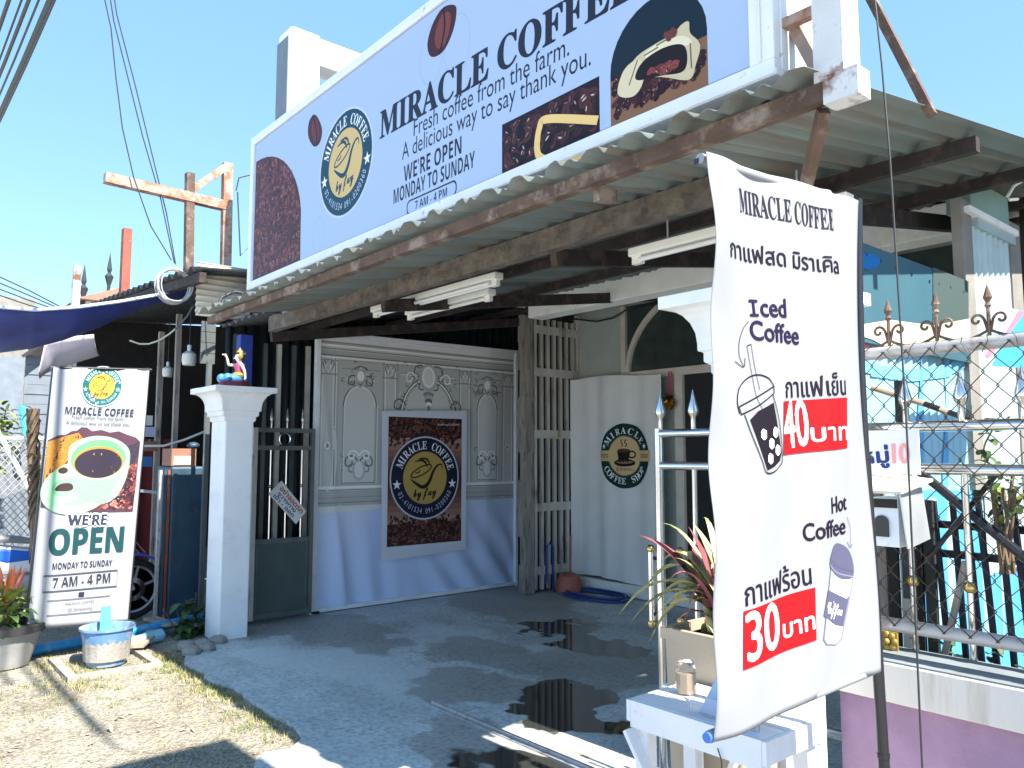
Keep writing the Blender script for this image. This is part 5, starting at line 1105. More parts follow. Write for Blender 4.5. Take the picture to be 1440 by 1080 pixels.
# ================================================================== OPEN BANNER (left)
B1 = -6.6
ob = thing('open_banner', 'white upright banner with green coffee cup picture reading OPEN beside blue bucket', 'banner stand', (B1, 1.45, 0))
C = [onX(x_, y_, B1) for x_, y_ in ((38, 883), (180, 875), (210, 520), (75, 517))]
def cf(u, v): return .012*math.sin(u*5+v*2)+.008*math.sin(u*14-v*9)*(v**2)+.01*math.exp(-((u-.12)/.08)**2)*math.sin(v*12)*.6
def c3(u, v): p = C[0]*(1-u)*(1-v)+C[1]*u*(1-v)+C[2]*u*v+C[3]*(1-u)*v; return Vector((p.x+cf(u, v), p.y, p.z))
MB().grid(lambda u, v: c3(u, v), 40, 60).build('cloth', 'cloth_bright', ob, smooth=True, solid=.0015)
def px2uv(x, y):
    v = 1-(y-517)/(880-517); 
    for _ in range(4):
        xl = 38+(75-38)*v; xr = 180+(210-180)*v; u = (x-xl)/(xr-xl); yt = 517+3*u; yb_ = 883-8*u; v = (yb_-y)/(yb_-yt)
    return (u*1.0, v*2.6)
A = Art(); T_ = px2uv
logo(A, T_(141, 544), .205, rgb(28, 96, 98), rgb(196, 148, 64), ink=rgb(96, 60, 20), txt=rgb(190, 226, 226))
A.text('MIRACLE COFFEE', T_(89, 584), T_(186, 588), .075, rgb(44, 50, 68), 'sansb'); A.text('Fresh coffee from the farm.', T_(98, 591), T_(173, 594), .04, rgb(86, 86, 100)); A.text('A delicious way to say thank you.', T_(90, 599), T_(182, 602), .04, rgb(86, 86, 100))
A.poly([T_(*p) for p in ((66, 622), (72, 619), (80, 615), (90, 614), (98, 609), (106, 608), (112, 603), (120, 604), (127, 609), (140, 607), (152, 611), (165, 609), (178, 614), (190, 618), (196, 624), (186, 722), (120, 724), (56, 716), (58, 690))], rgb(78, 52, 66))
A.poly([T_(*p) for p in ((66, 624), (90, 616), (108, 611), (116, 622), (100, 640), (84, 662), (62, 682), (58, 700), (62, 660))], rgb(170, 116, 52))
for k in range(70):
    u_, v_ = rb.uniform(62, 108), rb.uniform(618, 676)
    if (u_-62)+(v_-618) < 62: A.ell(*T_(u_, v_), .012, .006, rgb(rb.choice([178, 224, 196]), 140, 64), n=6)
A.poly([T_(*p) for p in ((150, 640), (196, 624), (194, 640), (172, 690))], rgb(52, 44, 60))
reg = [T_(*p) for p in ((178, 655), (195, 650), (188, 721), (100, 722), (110, 700), (150, 710), (172, 690))]; A.beans(reg, 190, .034, rb, [rgb(128, 66, 66), rgb(92, 44, 48), rgb(58, 34, 44), rgb(170, 106, 100), rgb(44, 28, 38)], .5)
GRN = rgb(132, 190, 142); G2 = rgb(158, 206, 166); G3 = rgb(98, 162, 112)
sx_, sy_ = T_(108, 688); A.ell(sx_, sy_, .38, .27, G2, .25); A.ell(sx_+.02, sy_+.02, .30, .2, GRN, .25)
A.poly(smooth_loop([T_(*p) for p in ((93, 645), (99, 627), (128, 616), (158, 619), (178, 632), (181, 650), (174, 680), (160, 703), (140, 712), (120, 706), (104, 690), (96, 668))]), GRN)
A.poly(smooth_loop([T_(*p) for p in ((170, 652), (179, 650), (173, 680), (160, 702), (148, 709), (160, 690), (168, 668))]), G2)
e1_, e2_ = T_(136, 648), T_(136, 652); A.ell(*e1_, .315, .225, G2); A.ell(e1_[0], e1_[1]-.005, .285, .2, G3); A.ell(e2_[0], e2_[1]-.01, .26, .165, rgb(150, 124, 64)); A.ell(e2_[0], e2_[1]-.02, .245, .15, rgb(46, 40, 54))
A.curve([T_(98, 672), T_(78, 676), T_(66, 688), T_(70, 702), T_(88, 706), T_(104, 700)], .075, G2); A.curve([T_(98, 676), T_(80, 680), T_(72, 690), T_(76, 699), T_(90, 701)], .02, GRN)
A.poly(smooth_loop([T_(*p) for p in ((75, 693), (82, 684), (96, 683), (100, 690), (92, 694))]), rgb(64, 44, 50)); A.ell(*T_(86, 665), .05, .035, rgb(64, 44, 50), n=12)
for dx_, dy_, c_, bo in ((0, 0, WHT, .03), (0, 0, rgb(48, 56, 76), .004)): A.text("WE'RE", T_(92, 742), T_(147, 741), .105, c_, 'sansb', bold=bo)
A.text('OPEN', T_(66, 783), T_(171, 778), .25, rgb(22, 66, 72), 'sansb', bold=.006); A.text('MONDAY TO SUNDAY', T_(71, 803), T_(156, 798), .062, rgb(48, 50, 66), 'sansb')
fr_ = [(59, 812), (164, 804), (163, 826), (58, 834)]; A.stroke([T_(*p) for p in fr_], .012, rgb(70, 74, 86), True); A.text('7 AM - 4 PM', T_(71, 828), T_(153, 821), .095, rgb(48, 50, 66), 'sansb')
A.stroke([T_(64, 846), T_(153, 839)], .008, rgb(90, 90, 100)); A.stroke([T_(63, 866), T_(152, 859)], .008, rgb(90, 90, 100)); A.rect(T_(107, 840)[0], T_(115, 840)[0], T_(110, 840)[1], T_(110, 834)[1], rgb(40, 44, 60))
A.text('MIRACLE COFFEE', T_(88, 852), T_(130, 848), .026, rgb(110, 110, 120)); A.text('@ Sanpatong', T_(92, 860), T_(127, 857), .032, rgb(110, 110, 120))
A.build('printed_artwork', lambda a, b, d: c3(a, b/2.6)+Vector((d+.001, 0, 0)), 'art_cloth_sun', ob, frange(0, 1, .025), frange(0, 2.6, 2.6/60), d0=.007)
pT, pB = onX(208, 521, B1-.03), onX(178, 885, B1-.03); dn = (pB-pT); pg = pT+dn*((pT.z-.02)/(pT.z-pB.z)); MB().tube([pT-dn*.01, pg], .017, 10).build('pole', 'black_pole', ob, smooth=True)
pT, pB = onX(76, 519, B1-.04), onX(46, 800, B1-.04); dn = (pB-pT); pg2 = pT+dn*((pT.z-.02)/(pT.z-pB.z)); MB().tube([pT-dn*.01, pg2], .017, 10).build('pole', 'black_pole', ob, smooth=True)
MB().tube([C[3]+Vector((-.012, -.01, 0)), C[2]+Vector((-.012, .02, 0))], .014, 10).build('top_bar', 'black_pole', ob, smooth=True); MB().tube([C[0]+Vector((-.012, 0, 0)), C[1]+Vector((-.012, 0, 0))], .012, 10).build('bottom_bar', 'cloth_white', ob, smooth=True)

# bucket, pipes, cabinet, planks, pots
bk = thing('bucket', 'blue bucket splashed with dried white cement at the foot of the open banner', 'bucket', (-6.29, 1.51, 0))
MB().lathe([(.001, .012), (.128, .012), (.172, .255), (.184, .26), (.184, .275), (.166, .275), (.12, .03), (.001, .03)], (-6.29, 1.51, 0), 28).build('pail', 'bucket_blue', bk, smooth=True)
MB().tube([(-6.29+.18*math.cos(t), 1.51+.18*math.sin(t), .262+.02*math.sin(t)) for t in [i*math.pi/10 for i in range(11)]], .004, 6).build('handle', 'wire_dark', bk, smooth=True)
MB().lathe([(.001, .05), (.15, .05), (.16, .2), (.001, .21)], (-6.29, 1.51, 0), 20).build('cement_fill', 'stone', bk)
single('blue_scoop', MB().prism([(-6.36, 1.47, .18), (-6.36, 1.55, .18), (-6.37, 1.54, .40), (-6.37, 1.48, .40)], (.012, 0, 0)), 'cyan_plastic', 'bright cyan plastic slat standing up in the blue bucket', 'scoop')
single('blue_pipe', MB().tube([onZ(20, 920, .04), onZ(150, 896, .05), onZ(284, 868, .10)], .04, 14), 'blue_pipe', 'long bright blue water pipe lying along the ground behind the bucket', 'pipe', smooth=True)
q1, q2 = onZ(170, 908, .045), onZ(226, 893, .05); pj = thing('pipe_joint', 'short pale blue pipe piece lying in front of the long blue pipe', 'pipe', q1.lerp(q2, .5)); MB().tube([q1, q2], .045, 14).build('pipe', M.setdefault('pale_blue', mat('pale_blue', (.3, .58, .72), .4)), pj, smooth=True); MB().tube([q1.lerp(q2, .6), q2], .05, 14).build('socket', 'pale_blue', pj, smooth=True)
cb = thing('steel_cabinet', 'dark blue rusty steel cabinet standing under the neighbouring shed roof', 'cabinet', (-7.55, 2.4, 0))
ca, cc, ch2 = onX(240, 700, -7.5).y, onX(288, 700, -7.5).y, onX(260, 656, -7.5).z
MB().box(-7.95, -7.5, ca, cc, .02, ch2).build('body', 'cab_blue', cb, bevel=.02)
for yy, m_ in ((ca-.05, 'cab_blue'), (ca-.02, 'red_post'), (ca-.09, 'galv')): MB().box(-7.54, -7.5, yy-.012, yy+.012, .02, ch2-.03).build('edge_rib', m_, cb)
MB().box(-7.499, -7.49, ca+.02, ca+.05, .05, ch2-.05).build('hinge_strip', 'cab_blue', cb)
wb = thing('wooden_box', 'small brown wooden box with a pale pane on top of the blue cabinet', 'box', onX(255, 655, -7.6))
z0_ = ch2+.005; MB().box(-7.8, -7.52, ca-.0, ca+.22, z0_, z0_+.16).build('body', 'wood_box', wb); MB().box(-7.519, -7.512, ca+.02, ca+.17, z0_+.01, z0_+.09).build('pane', 'paper', wb)
single('cloth_hat', MB().ball((-7.7, ca+.25, z0_+.19), .06, 12, (1, 1, .6)), 'cab_blue', 'round blue hat lying on the wooden box', 'hat', smooth=True)
single('thin_post', MB().box(-7.22, -7.18, onX(291, 600, -7.2).y-.02, onX(291, 600, -7.2).y+.02, 0, 2.35), 'gate_frame', 'slim grey steel post left of the white gate pillar', 'post')
for k, (x_, y_, a_, l_) in enumerate(((175, 893, .3, .5), (205, 905, -.5, .6), (225, 886, .1, .45))):
    c_ = onZ(x_, y_, .02); d = Vector((math.cos(a_), math.sin(a_), 0)); single('plank', MB().bar(c_-d*l_/2+Vector((0, 0, .01+.03*k)), c_+d*l_/2+Vector((0, 0, .015+.03*k)), .11, .02), 'plank', ('weathered plank lying under the bottom of open banner', 'weathered plank pointing towards the driveway edge', 'weathered plank resting under the pale pipe joint')[k], 'plank')
fr_ = MB(); fc = Vector((-6.28, 1.5, .0))
for sx_ in (-.3, .3): fr_.box(fc.x+sx_-.03, fc.x+sx_+.03, fc.y-.3, fc.y+.3, .0, .035)
for sy_ in (-.27, .27): fr_.box(fc.x-.27, fc.x+.27, fc.y+sy_-.03, fc.y+sy_+.03, .0, .035)
single('stone_kerb_frame', fr_, 'stone', 'square cement frame in the dirt around the bucket', 'frame')
rs = random.Random(9)
for k in range(5):
    c_ = onZ(rs.uniform(262, 312), rs.uniform(905, 925), 0); single('stone', MB().ball((c_.x, c_.y, .03), .09, 8, (1.2, .8, .5)), 'stone', 'grey stone at the foot of white gate pillar', 'stone', 'stones at the driveway edge')
pt_ = thing('plant_pot', 'grey cement pot of croton plants cut by the left edge of the photo', 'plant pot', (-6.72, .93, 0)); pcx, pcy = -6.72, .93
MB().lathe([(.001, .01), (.17, .01), (.235, .24), (.26, .25), (.26, .29), (.22, .29), (.2, .2), (.001, .2)], (pcx, pcy, 0), 28).build('pot', 'pot_grey', pt_, smooth=True); MB().lathe([(.252, .245), (.272, .25), (.272, .298), (.25, .3)], (pcx, pcy, 0), 28).build('rim', 'pot_black', pt_, smooth=True)
MB().lathe([(.001, .24), (.215, .245)], (pcx, pcy, 0), 20).build('soil', 'soil', pt_)
cr = thing('croton', 'croton with lime and upright red leaves growing in the grey pot', 'plant', (pcx, pcy, .24)); rc = random.Random(4); la, lb_, lc_ = MB(), MB(), MB()
for i in range(90):
    a_ = rc.uniform(0, 6.28); r_ = rc.uniform(0, .12); h_ = rc.uniform(.24, .5); la.leaf((pcx+r_*math.cos(a_), pcy+r_*math.sin(a_), h_), (math.cos(a_), math.sin(a_), rc.uniform(.2, 1.6)), rc.uniform(.12, .2), .05, .8, 4)
for i in range(16): a_ = rc.uniform(0, 6.28); lb_.leaf((pcx+.06*math.cos(a_), pcy+.06*math.sin(a_), rc.uniform(.4, .6)), (.3*math.cos(a_), .3*math.sin(a_), 1), rc.uniform(.16, .26), .045, .1, 4)
for i in range(30): a_ = rc.uniform(0, 6.28); lc_.leaf((pcx+.1*math.cos(a_), pcy+.1*math.sin(a_), rc.uniform(.26, .4)), (math.cos(a_), math.sin(a_), .4), .18, .06, .9, 4)
la.build('lime_leaves', 'leaf_lime', cr, smooth=True); lb_.build('red_leaves', 'leaf_red', cr, smooth=True); lc_.build('green_leaves', 'leaf', cr, smooth=True)
MB().tube([(pcx, pcy, .2), (pcx, pcy, .5)], .012, 6).tube([(pcx+.03, pcy, .2), (pcx+.05, pcy+.03, .45)], .01, 6).build('stems', 'stem', cr)
vb = thing('weed', 'leafy green weed climbing at the left foot of the white pillar', 'plant', (-6.85, 2.2, 0)); lv = MB(); rv = random.Random(6); sv_ = MB()
for i in range(60):
    p = onX(rv.uniform(252, 292), rv.uniform(848, 905), -6.85+rv.uniform(-.1, .1)); p.z = max(.03, p.z); lv.leaf(p, (rv.uniform(.1, 1), rv.uniform(-1, .4), rv.uniform(-.2, .7)), rv.uniform(.08, .15), rv.uniform(.05, .09), .8, 4)
lv.build('leaves', 'leaf', vb, smooth=True)
for i in range(5): sv_.tube([(-6.85, 2.2+.03*i, 0), (-6.85+.04*i-.1, 2.1+.07*i, .2+.05*i)], .005, 5)
sv_.build('stems', 'stem', vb)

# grass and weeds over the dirt
gd, gg = MB(), MB(); r_ = random.Random(12)
def tuft(mb, p, n_, L_):
    for k in range(n_):
        a_ = r_.uniform(0, 6.28); l = L_*r_.uniform(.4, 1.2); q_ = Vector((p[0]+r_.uniform(-.03, .03), p[1]+r_.uniform(-.03, .03), 0)); d = Vector((math.cos(a_)*r_.uniform(.3, 1.3), math.sin(a_)*r_.uniform(.3, 1.3), 1)).normalized(); s_ = Vector((-d.y, d.x, 0))*.0035
        mb.add([q_-s_, q_+s_, q_+d*l], [(0, 1, 2)])
for i in range(620):
    u_ = r_.random()
    if u_ < .55: t_ = r_.random()**1.4; p = (-6.35+2.3*t_+r_.gauss(0, .06), 1.915+r_.gauss(-.05, .07))
    elif u_ < .85: p = (-6.2+r_.gauss(0, .35), 1.25+r_.gauss(0, .12))
    else: p = (r_.uniform(-6.6, -5.0), r_.uniform(.6, 1.9))
    tuft(gg if r_.random() < .55 else gd, p, r_.randint(5, 12), .045)
for i in range(900): tuft(gd, (r_.uniform(-6.8, -3.3), r_.uniform(.1, 1.9)), r_.randint(1, 4), .025)
struct('grass', gg, 'grass', 'stuff'); struct('dry_grass', gd, 'grass_dry', 'stuff')
pb_ = MB(); rp = random.Random(31)
for i in range(1500):
    p = (rp.uniform(-6.8, -3.0), rp.uniform(.0, 1.93)); s_ = rp.uniform(.003, .011); pb_.ball((p[0], p[1], s_*.3), s_, 5, (rp.uniform(.8, 1.4), rp.uniform(.8, 1.4), .6))
struct('gravel', pb_, 'stone', 'stuff')
lf = MB()
for i in range(70): lf.leaf((rp.uniform(-6.6, -3.6), rp.uniform(.3, 1.9), .006), (rp.uniform(-1, 1), rp.uniform(-1, 1), .05), rp.uniform(.02, .06), rp.uniform(.01, .025), .1, 3)
struct('leaf_litter', lf, 'plank', 'stuff')
for i in range(16): tuft(gg, (0, 0), 0, .01)

# things by the shutter
ph = onZ(800, 832, .03); du = thing('dustpan', 'red plastic dustpan standing against the folding shutter', 'dustpan', (ph.x, ph.y, .03))
MB().lathe([(.001, 0), (.14, .0), (.145, .06), (.11, .17), (.06, .2), (.001, .2)], (ph.x, ph.y, .032), 18).build('pan', 'clay_red', du, smooth=True); MB().tube([(ph.x, ph.y+.02, .2), (ph.x-.03, ph.y+.06, .62)], .012, 8).build('handle', 'clay_red', du)
hz = onZ(838, 838, .04); hsv = MB()
for k in range(3): hsv.tube([(hz.x+(.42-.05*k)*math.cos(t), hz.y+(.24-.03*k)*math.sin(t), .045+.022*(k % 2)+.004*math.sin(t*3)) for t in [i*math.pi/16 for i in range(32)]], .013, 8, True)
single('garden_hose', hsv, 'hose_blue', 'coiled dark blue garden hose lying by the curtain threshold', 'hose', smooth=True)
ho = [onX(*p, -6.3) for p in ((785, 842), (778, 830), (777, 770), (774, 762), (769, 768), (768, 820))]; single('hose_end', MB().tube(ho, .014, 8), 'hose_blue', 'blue hose end looped upright against the folding shutter', 'hose', smooth=True)

# ================================================================== NEIGHBOUR'S SHED (left) AND BEYOND
nb = thing('neighbour_shed', 'dark open shed with rusty corrugated roof left of the white pillar', 'shed', (-10, 3.5, 0))
a_, b_ = onX(112, 434, -11.5), onX(276, 376, -7.0)
def nroof(u, v): u = -.5+1.5*u; p = a_.lerp(b_, u)+Vector((0, 4.0*v, .35*v)); return (p.x, p.y, p.z+.03*math.sin(u*2*math.pi*22))
MB().grid(nroof, 200, 2).build('roof_sheet', 'dark_corr', nb, smooth=True, solid=.004)
MB().bar(a_+Vector((0, .06, -.08)), b_+Vector((0, .06, -.08)), .06, .09).build('eaves_beam', 'rust_dark', nb)
zw = nroof(.0, 0)[2]; MB().prism([(-13.2, 1.95, 0), (-13.2, 6.5, 0), (-13.2, 6.5, zw+.2), (-13.2, 1.95, zw-.06)], (-.1, 0, 0)).build('rear_wall', 'dark_brown', nb); MB().box(-13, -7.3, 5.6, 5.7, 0, 3.3).build('rear_wall', 'dark_brown', nb)
for px, Xp, w_ in ((246, -8.6, .05), (222, -10, .06)): y_ = onX(px, 600, Xp).y; MB().box(Xp-w_/2, Xp+w_/2, y_-w_/2, y_+w_/2, 0, 3.0).build('post', 'old_wood', nb)
zb2 = MB(); 
ys0, ys1 = onX(283, 480, -7.3).y, onX(303, 480, -7.3).y; zs1 = onX(293, 452, -7.3).z
for k in range(4): zb2.box(-7.32, -7.3, ys0, ys1, zs1-.1*k-.095, zs1-.1*k)
zb2.build('side_boards', 'gate_frame', nb)
single('red_curtain', MB().grid(lambda u, v: (-10.5+.05*math.sin(u*30), 2.2+1.1*u, .2+1.5*v), 60, 2), 'maroon_cloth', 'dark red curtain hanging inside the dark shed', 'curtain', smooth=True)
shelf = MB(); q_ = onX(205, 690, -9.2)
single('shelf_board', MB().bar(onX(196, 690, -9.2), onX(236, 694, -9.2), .3, .03), 'paper', 'pale shelf board inside the dark shed behind banner', 'shelf')
for k, (x_, y_) in enumerate(((199, 592), (203, 608), (207, 628), (198, 650))): p = onX(x_, y_, -9.4); single('boxed_goods', MB().box(p.x-.1, p.x+.1, p.y-.09, p.y+.09, p.z-.05, p.z+.06), ('paper', 'tarp_hem', 'wood_box', 'statue_blue')[k], ('white carton in shed, highest visible past banner pole', 'pale blue carton in shed just under the white carton', 'brown carton in shed beside the banner pole', 'blue carton in shed, lowest beside the banner pole')[k], 'carton')
for k, (x_, y_, X_, s_) in enumerate(((266, 503, -8.0, .07), (236, 522, -9.5, .06))):
    c_ = onX(x_, y_, X_); t = thing('hanging_lamp', ('larger white jar shaped lamp hanging in the shed', 'smaller white jar shaped lamp hanging further inside the shed')[k], 'lamp', c_, 'white lamps hanging in the shed')
    MB().lathe([(.001, -s_*1.1), (s_*.85, -s_*1.1), (s_, -s_*.4), (s_*.95, s_*.5), (s_*.5, s_*.9), (.001, s_*.95)], c_, 16).build('shade', 'lamp_glass', t, smooth=True); MB().tube([c_+Vector((0, 0, s_*.9)), c_+Vector((0, 0, s_*1.8))], s_*.3, 10).build('cap', 'zinc', t); MB().tube([c_+Vector((0, 0, s_*1.8)), c_+Vector((0, 0, .6))], .005, 5).build('cord', 'wire_dark', t)
single('white_hose', MB().tube([onX(*p, -8.4) for p in ((180, 622), (200, 627), (230, 627), (258, 619), (288, 607))], .012, 6), 'lamp_white', 'white hose sagging across the shed from banner pole', 'hose', smooth=True)
# tarpaulin awning
tp = thing('tarpaulin', 'dark blue tarpaulin awning slung with a white hem across the left', 'tarp', onX(120, 460, -8.2)); up_ = [(-30, 425), (0, 432), (50, 436), (110, 432), (170, 424), (220, 415), (262, 404)]; lo_ = [(-30, 497), (0, 496), (45, 490), (90, 478), (140, 460), (195, 434), (256, 412)]
def pl_(L, t):
    t *= len(L)-1; i = min(int(t), len(L)-2); f = t-i; return (L[i][0]*(1-f)+L[i+1][0]*f, L[i][1]*(1-f)+L[i+1][1]*f)
def tpf(u, v): a_ = onX(*pl_(up_, u), -8.0); c_ = onX(*pl_(lo_, u), -8.7); p = a_.lerp(c_, v); p.z -= .05*math.sin(v*math.pi)*(1+.3*math.sin(u*14)); return p
MB().grid(tpf, 60, 12).build('sheet', 'blue_tarp', tp, smooth=True, solid=.004); MB().tube([tpf(u_/40, 0)+Vector((.01, 0, .0)) for u_ in range(41)], .016, 6).build('hem', 'tarp_hem', tp, smooth=True)
sc2 = thing('hanging_sheet', 'pale lilac cloth sheet slung under the blue tarpaulin', 'cloth', onX(100, 490, -9.2)); s0 = [(54, 525), (64, 478), (112, 472), (132, 470)]; s1 = [(58, 527), (82, 518), (120, 506), (140, 500)]
MB().grid(lambda u, v: onX(*pl_(s0, u), -9.2).lerp(onX(*pl_(s1, u), -9.5), v)+Vector((0, 0, -.05*math.sin(v*3.1))), 20, 8).build('cloth', 'lilac_cloth', sc2, smooth=True, solid=.003)
# neighbour cream sheet, gantry, coil
single('cream_sheet_wall', MB().grid(lambda u, v: (-7.35+.014*math.sin(v*2*math.pi*9), onX(276, 400, -7.35).y+(onX(352, 400, -7.35).y-onX(276, 400, -7.35).y)*u, onX(300, 446, -7.35).z+(onX(300, 371, -7.35).z-onX(300, 446, -7.35).z)*v), 2, 108), 'cream_sheet', 'sunlit cream corrugated sheet wall above the left end of the carport', 'wall', smooth=True, solid=.003)
ga = thing('rusty_gantry', 'rusty square tube frame rising above the neighbouring shed roof', 'frame', onX(268, 370, -7.6)); XG = -7.6
MB().bar(onX(147, 250, XG), onX(322, 291, XG), .09, .09).build('arm', 'rust_light', ga); MB().bar(onX(320, 230, XG), onX(316, 440, XG), .09, .075).build('post', 'rust_light', ga); MB().bar(onX(267, 244, XG), onX(265, 380, XG), .075, .075).build('post', 'rust_steel', ga); MB().bar(onX(268, 268, XG), onX(316, 236, XG), .07, .07).build('brace', 'rust_light', ga)
cx_ = onX(245, 402, -7.4); co = MB()
for k in range(9): co.tube([cx_+Vector((.012*(k-4), (.155-.008*(k % 4))*math.cos(t)+.008*math.sin(k*2), (.165-.009*(k % 3))*math.sin(t))) for t in [i*math.pi/12 for i in range(24)]], .006, 6, True)
single('cable_coil', co, 'wire_grey', 'coil of grey cable hanging at the end of the thin overhead wires', 'cable coil', smooth=True)
single('drop_cable', MB().tube([onX(*p, -7.5) for p in ((272, 430), (263, 445), (251, 459), (238, 470), (224, 479), (209, 484), (196, 484), (182, 479))], .009, 6), 'gate_frame', 'grey cable sagging under the shed roof below the coil', 'cable', smooth=True)
single('sign_cable', MB().tube([onX(*p, -6.9) for p in ((304, 435), (312, 418), (330, 410), (348, 414))], .014, 8), 'wire_dark', 'thick dark cable arching beside the left end of the sign', 'cable', smooth=True)
single('sign_cable', MB().tube([onX(*p, -6.6) for p in ((332, 268), (336, 250), (352, 246))], .006, 6).tube([onX(*p, -6.6) for p in ((334, 270), (338, 360), (352, 345))], .006, 6), 'wire_dark', 'thin loose wires between the rusty gantry and the sign', 'cable')
single('red_post', MB().box(-11.06, -10.94, onX(170, 380, -11).y, onX(182, 380, -11).y, onX(176, 430, -11).z, onX(176, 322, -11).z), 'red_post', 'rust red steel post poking above the blue tarpaulin', 'post')
single('white_post', MB().box(-12.06, -11.94, onX(102, 400, -12).y, onX(112, 400, -12).y, 2.5, onX(107, 374, -12).z), 'white_rust', 'pale painted post above the tarpaulin left of the red post', 'post')
# wires
def along(px, py, z, r, lab, m='wire_dark'):
    p = onZ(px, py, z); single('overhead_cable', MB().tube([(p.x+14*k/8-5, p.y, z-.05*math.sin(k)) for k in range(-6, 9)], r, 6), m, lab, 'cable', 'overhead cables')
for k, (px, z, r) in enumerate(((70, 6.0, .030), (76, 5.9, .014), (54, 6.3, .012), (40, 6.3, .02), (30, 6.6, .012), (12, 6.4, .022))): along(px, 0, z, r, ('thickest overhead cable in the upper left sky', 'thin cable hugging the thickest overhead cable', 'thin cable left of the thickest overhead cable', 'second thick cable in the upper left sky', 'thin cable left of the second thick cable', 'cable nearest the upper left corner')[k])
for k, L_ in enumerate((((143, -20), (156, 40), (163, 110), (172, 180), (188, 250), (212, 318), (241, 366)), ((152, -20), (160, 30), (200, 190), (226, 280), (245, 370)), ((158, -20), (164, 20), (190, 120), (212, 210), (234, 300), (247, 372)))): single('drop_wire', MB().tube([onX(*p, -7.5-.1*k) for p in L_], .006, 5), 'wire_dark', ('drop wire that bows furthest left down to the cable coil', 'straightest drop wire in the middle above the cable coil', 'drop wire on the right above the cable coil')[k], 'wire', 'thin wires dropping to the coil')
for k in range(4): single('far_wire', MB().tube([onX(-10, 385+9*k, -16), onX(40, 408+7*k, -16), onX(86, 432+3*k, -16)], .012, 5), 'wire_dark', ('highest', 'second highest', 'third highest', 'lowest')[k]+' far wire above the blue tarpaulin at left', 'wire', 'far wires at left')
# distant buildings
def bld(X, x0, x1, yt, yb, m, lab, roof_m=None, depth=4):
    ya_, yb_ = onX(x0, 500, X).y, onX(x1, 500, X).y; zt_ = onX((x0+x1)/2, yt, X).z; t = thing('building', lab, 'building', (X, (ya_+yb_)/2, 0)); MB().box(X-depth, X, ya_, yb_, 0, zt_).build('walls', m, t)
    if roof_m: e = .3; MB().prism([(X+e, ya_-e, zt_+.003), (X+e, yb_+e, zt_+.003), (X+e, (ya_+yb_)/2, zt_+(yb_-ya_)*.28)], (-depth-2*e, 0, 0)).build('roof', roof_m, t)
    return t
bld(-24, 118, 208, 428, 640, 'house_white', 'pale house with brown gabled roof beyond the shed', 'tile_roof', 5)
bld(-30, 150, 235, 410, 640, 'cream_sheet', 'pale cream building behind the gabled house', None, 6)
bld(-20, -60, 34, 500, 640, 'siding', 'pale grey house at the far left edge', None, 6)
bld(-26, -40, 46, 416, 640, 'concrete_grey', 'flat grey building behind the blue tarpaulin', None, 6)
t = thing('small_hut', 'blue grey clapboard hut wall under the lilac cloth', 'hut', (-13.5, 2.2, 0)); ya_, yb_ = onX(34, 540, -12).y, onX(76, 540, -12).y; zt_ = onX(50, 500, -12).z; hm = MB()
for k in range(14): hm.box(-12.03-.0, -12+.012*(k % 2), ya_, yb_, zt_-.13*k-.125, zt_-.13*k)
hm.build('clapboards', 'siding', t); MB().bar(onX(34, 500, -11.9), onX(60, 482, -11.9), .3, .04).build('roof', 'dark_corr', t)
single('cyan_pipe', MB().tube([onX(32, 570, -11), onX(38, 616, -11)], .05, 10), 'cyan_plastic', 'short turquoise pipe beside the vine covered trunk', 'pipe', smooth=True)
fin = MB()
for px, py in ((153, 381), (117, 398)): p = onX(px, py+20, -24); fin.lathe([(.05, -1.6), (.05, 0), (.12, .25), (.04, .35), (.07, .45), (.001, .95)], p, 8)
single('roof_finial', fin, 'wire_dark', 'pair of dark pointed finials on the distant gabled roof', 'finial')
# bush, trunk, wire fence and motorcycle at the left
p = onX(4, 612, -10.5); bush('shrub', 'sunlit green shrub at the far left behind the wire fence', 'shrub', (p.x, p.y-.1, p.z), .3, .25, .42, 240, .12, ['leaf', 'leaf_lime'], None, 14)
tr = thing('dead_tree', 'thin brown dead tree wrapped in dry vines left of the open banner', 'tree', onX(50, 830, -7.3)); tb0, tb1 = onX(52, 840, -7.3), onX(46, 575, -7.3); tv = MB(); rt_ = random.Random(8)
tv.tube([tb0.lerp(tb1, k/10)+Vector((rt_.uniform(-.02, .02), rt_.uniform(-.015, .015), 0)) for k in range(11)], .035, 8); tv.build('trunk', 'stem', tr, smooth=True); tw_ = MB()
for k in range(5): tw_.tube([tb0.lerp(tb1, j/16)+Vector((.045*math.cos(j*1.1+k), .045*math.sin(j*1.1+k), 0)) for j in range(17)], .009, 5)
for k in range(26): j = rt_.random(); tw_.leaf(tb0.lerp(tb1, .6+.4*j), (rt_.uniform(-1, 1), rt_.uniform(-1, 1), rt_.uniform(-.5, .8)), .12, .03, 1, 3)
tw_.build('vines', 'stem', tr)
lf_ = thing('mesh_fence', 'old diamond mesh fence with white top rail behind the motorcycle', 'fence', (-10, 1.3, 0)); XF = -10; mf = MB(); f0, f1 = onX(-20, 640, XF).y, onX(72, 640, XF).y; ft_ = onX(30, 616, XF).z; fb_ = onX(30, 790, XF).z
k = 0; y_ = f0-1.0
while y_ < f1: mf.tube([(XF, y_, max(.05, fb_)), (XF, y_+1.1, ft_)], .005, 4).tube([(XF, y_+1.1, max(.05, fb_)), (XF, y_, ft_)], .005, 4); y_ += .07
mf.build('wire_mesh', 'galv', lf_); MB().tube([(XF, f0-1, ft_), (XF, f1+.2, ft_)], .02, 8).build('top_rail', 'lamp_white', lf_); MB().tube([(XF, f1, 0), (XF, f1, ft_)], .03, 8).build('post', 'galv', lf_)
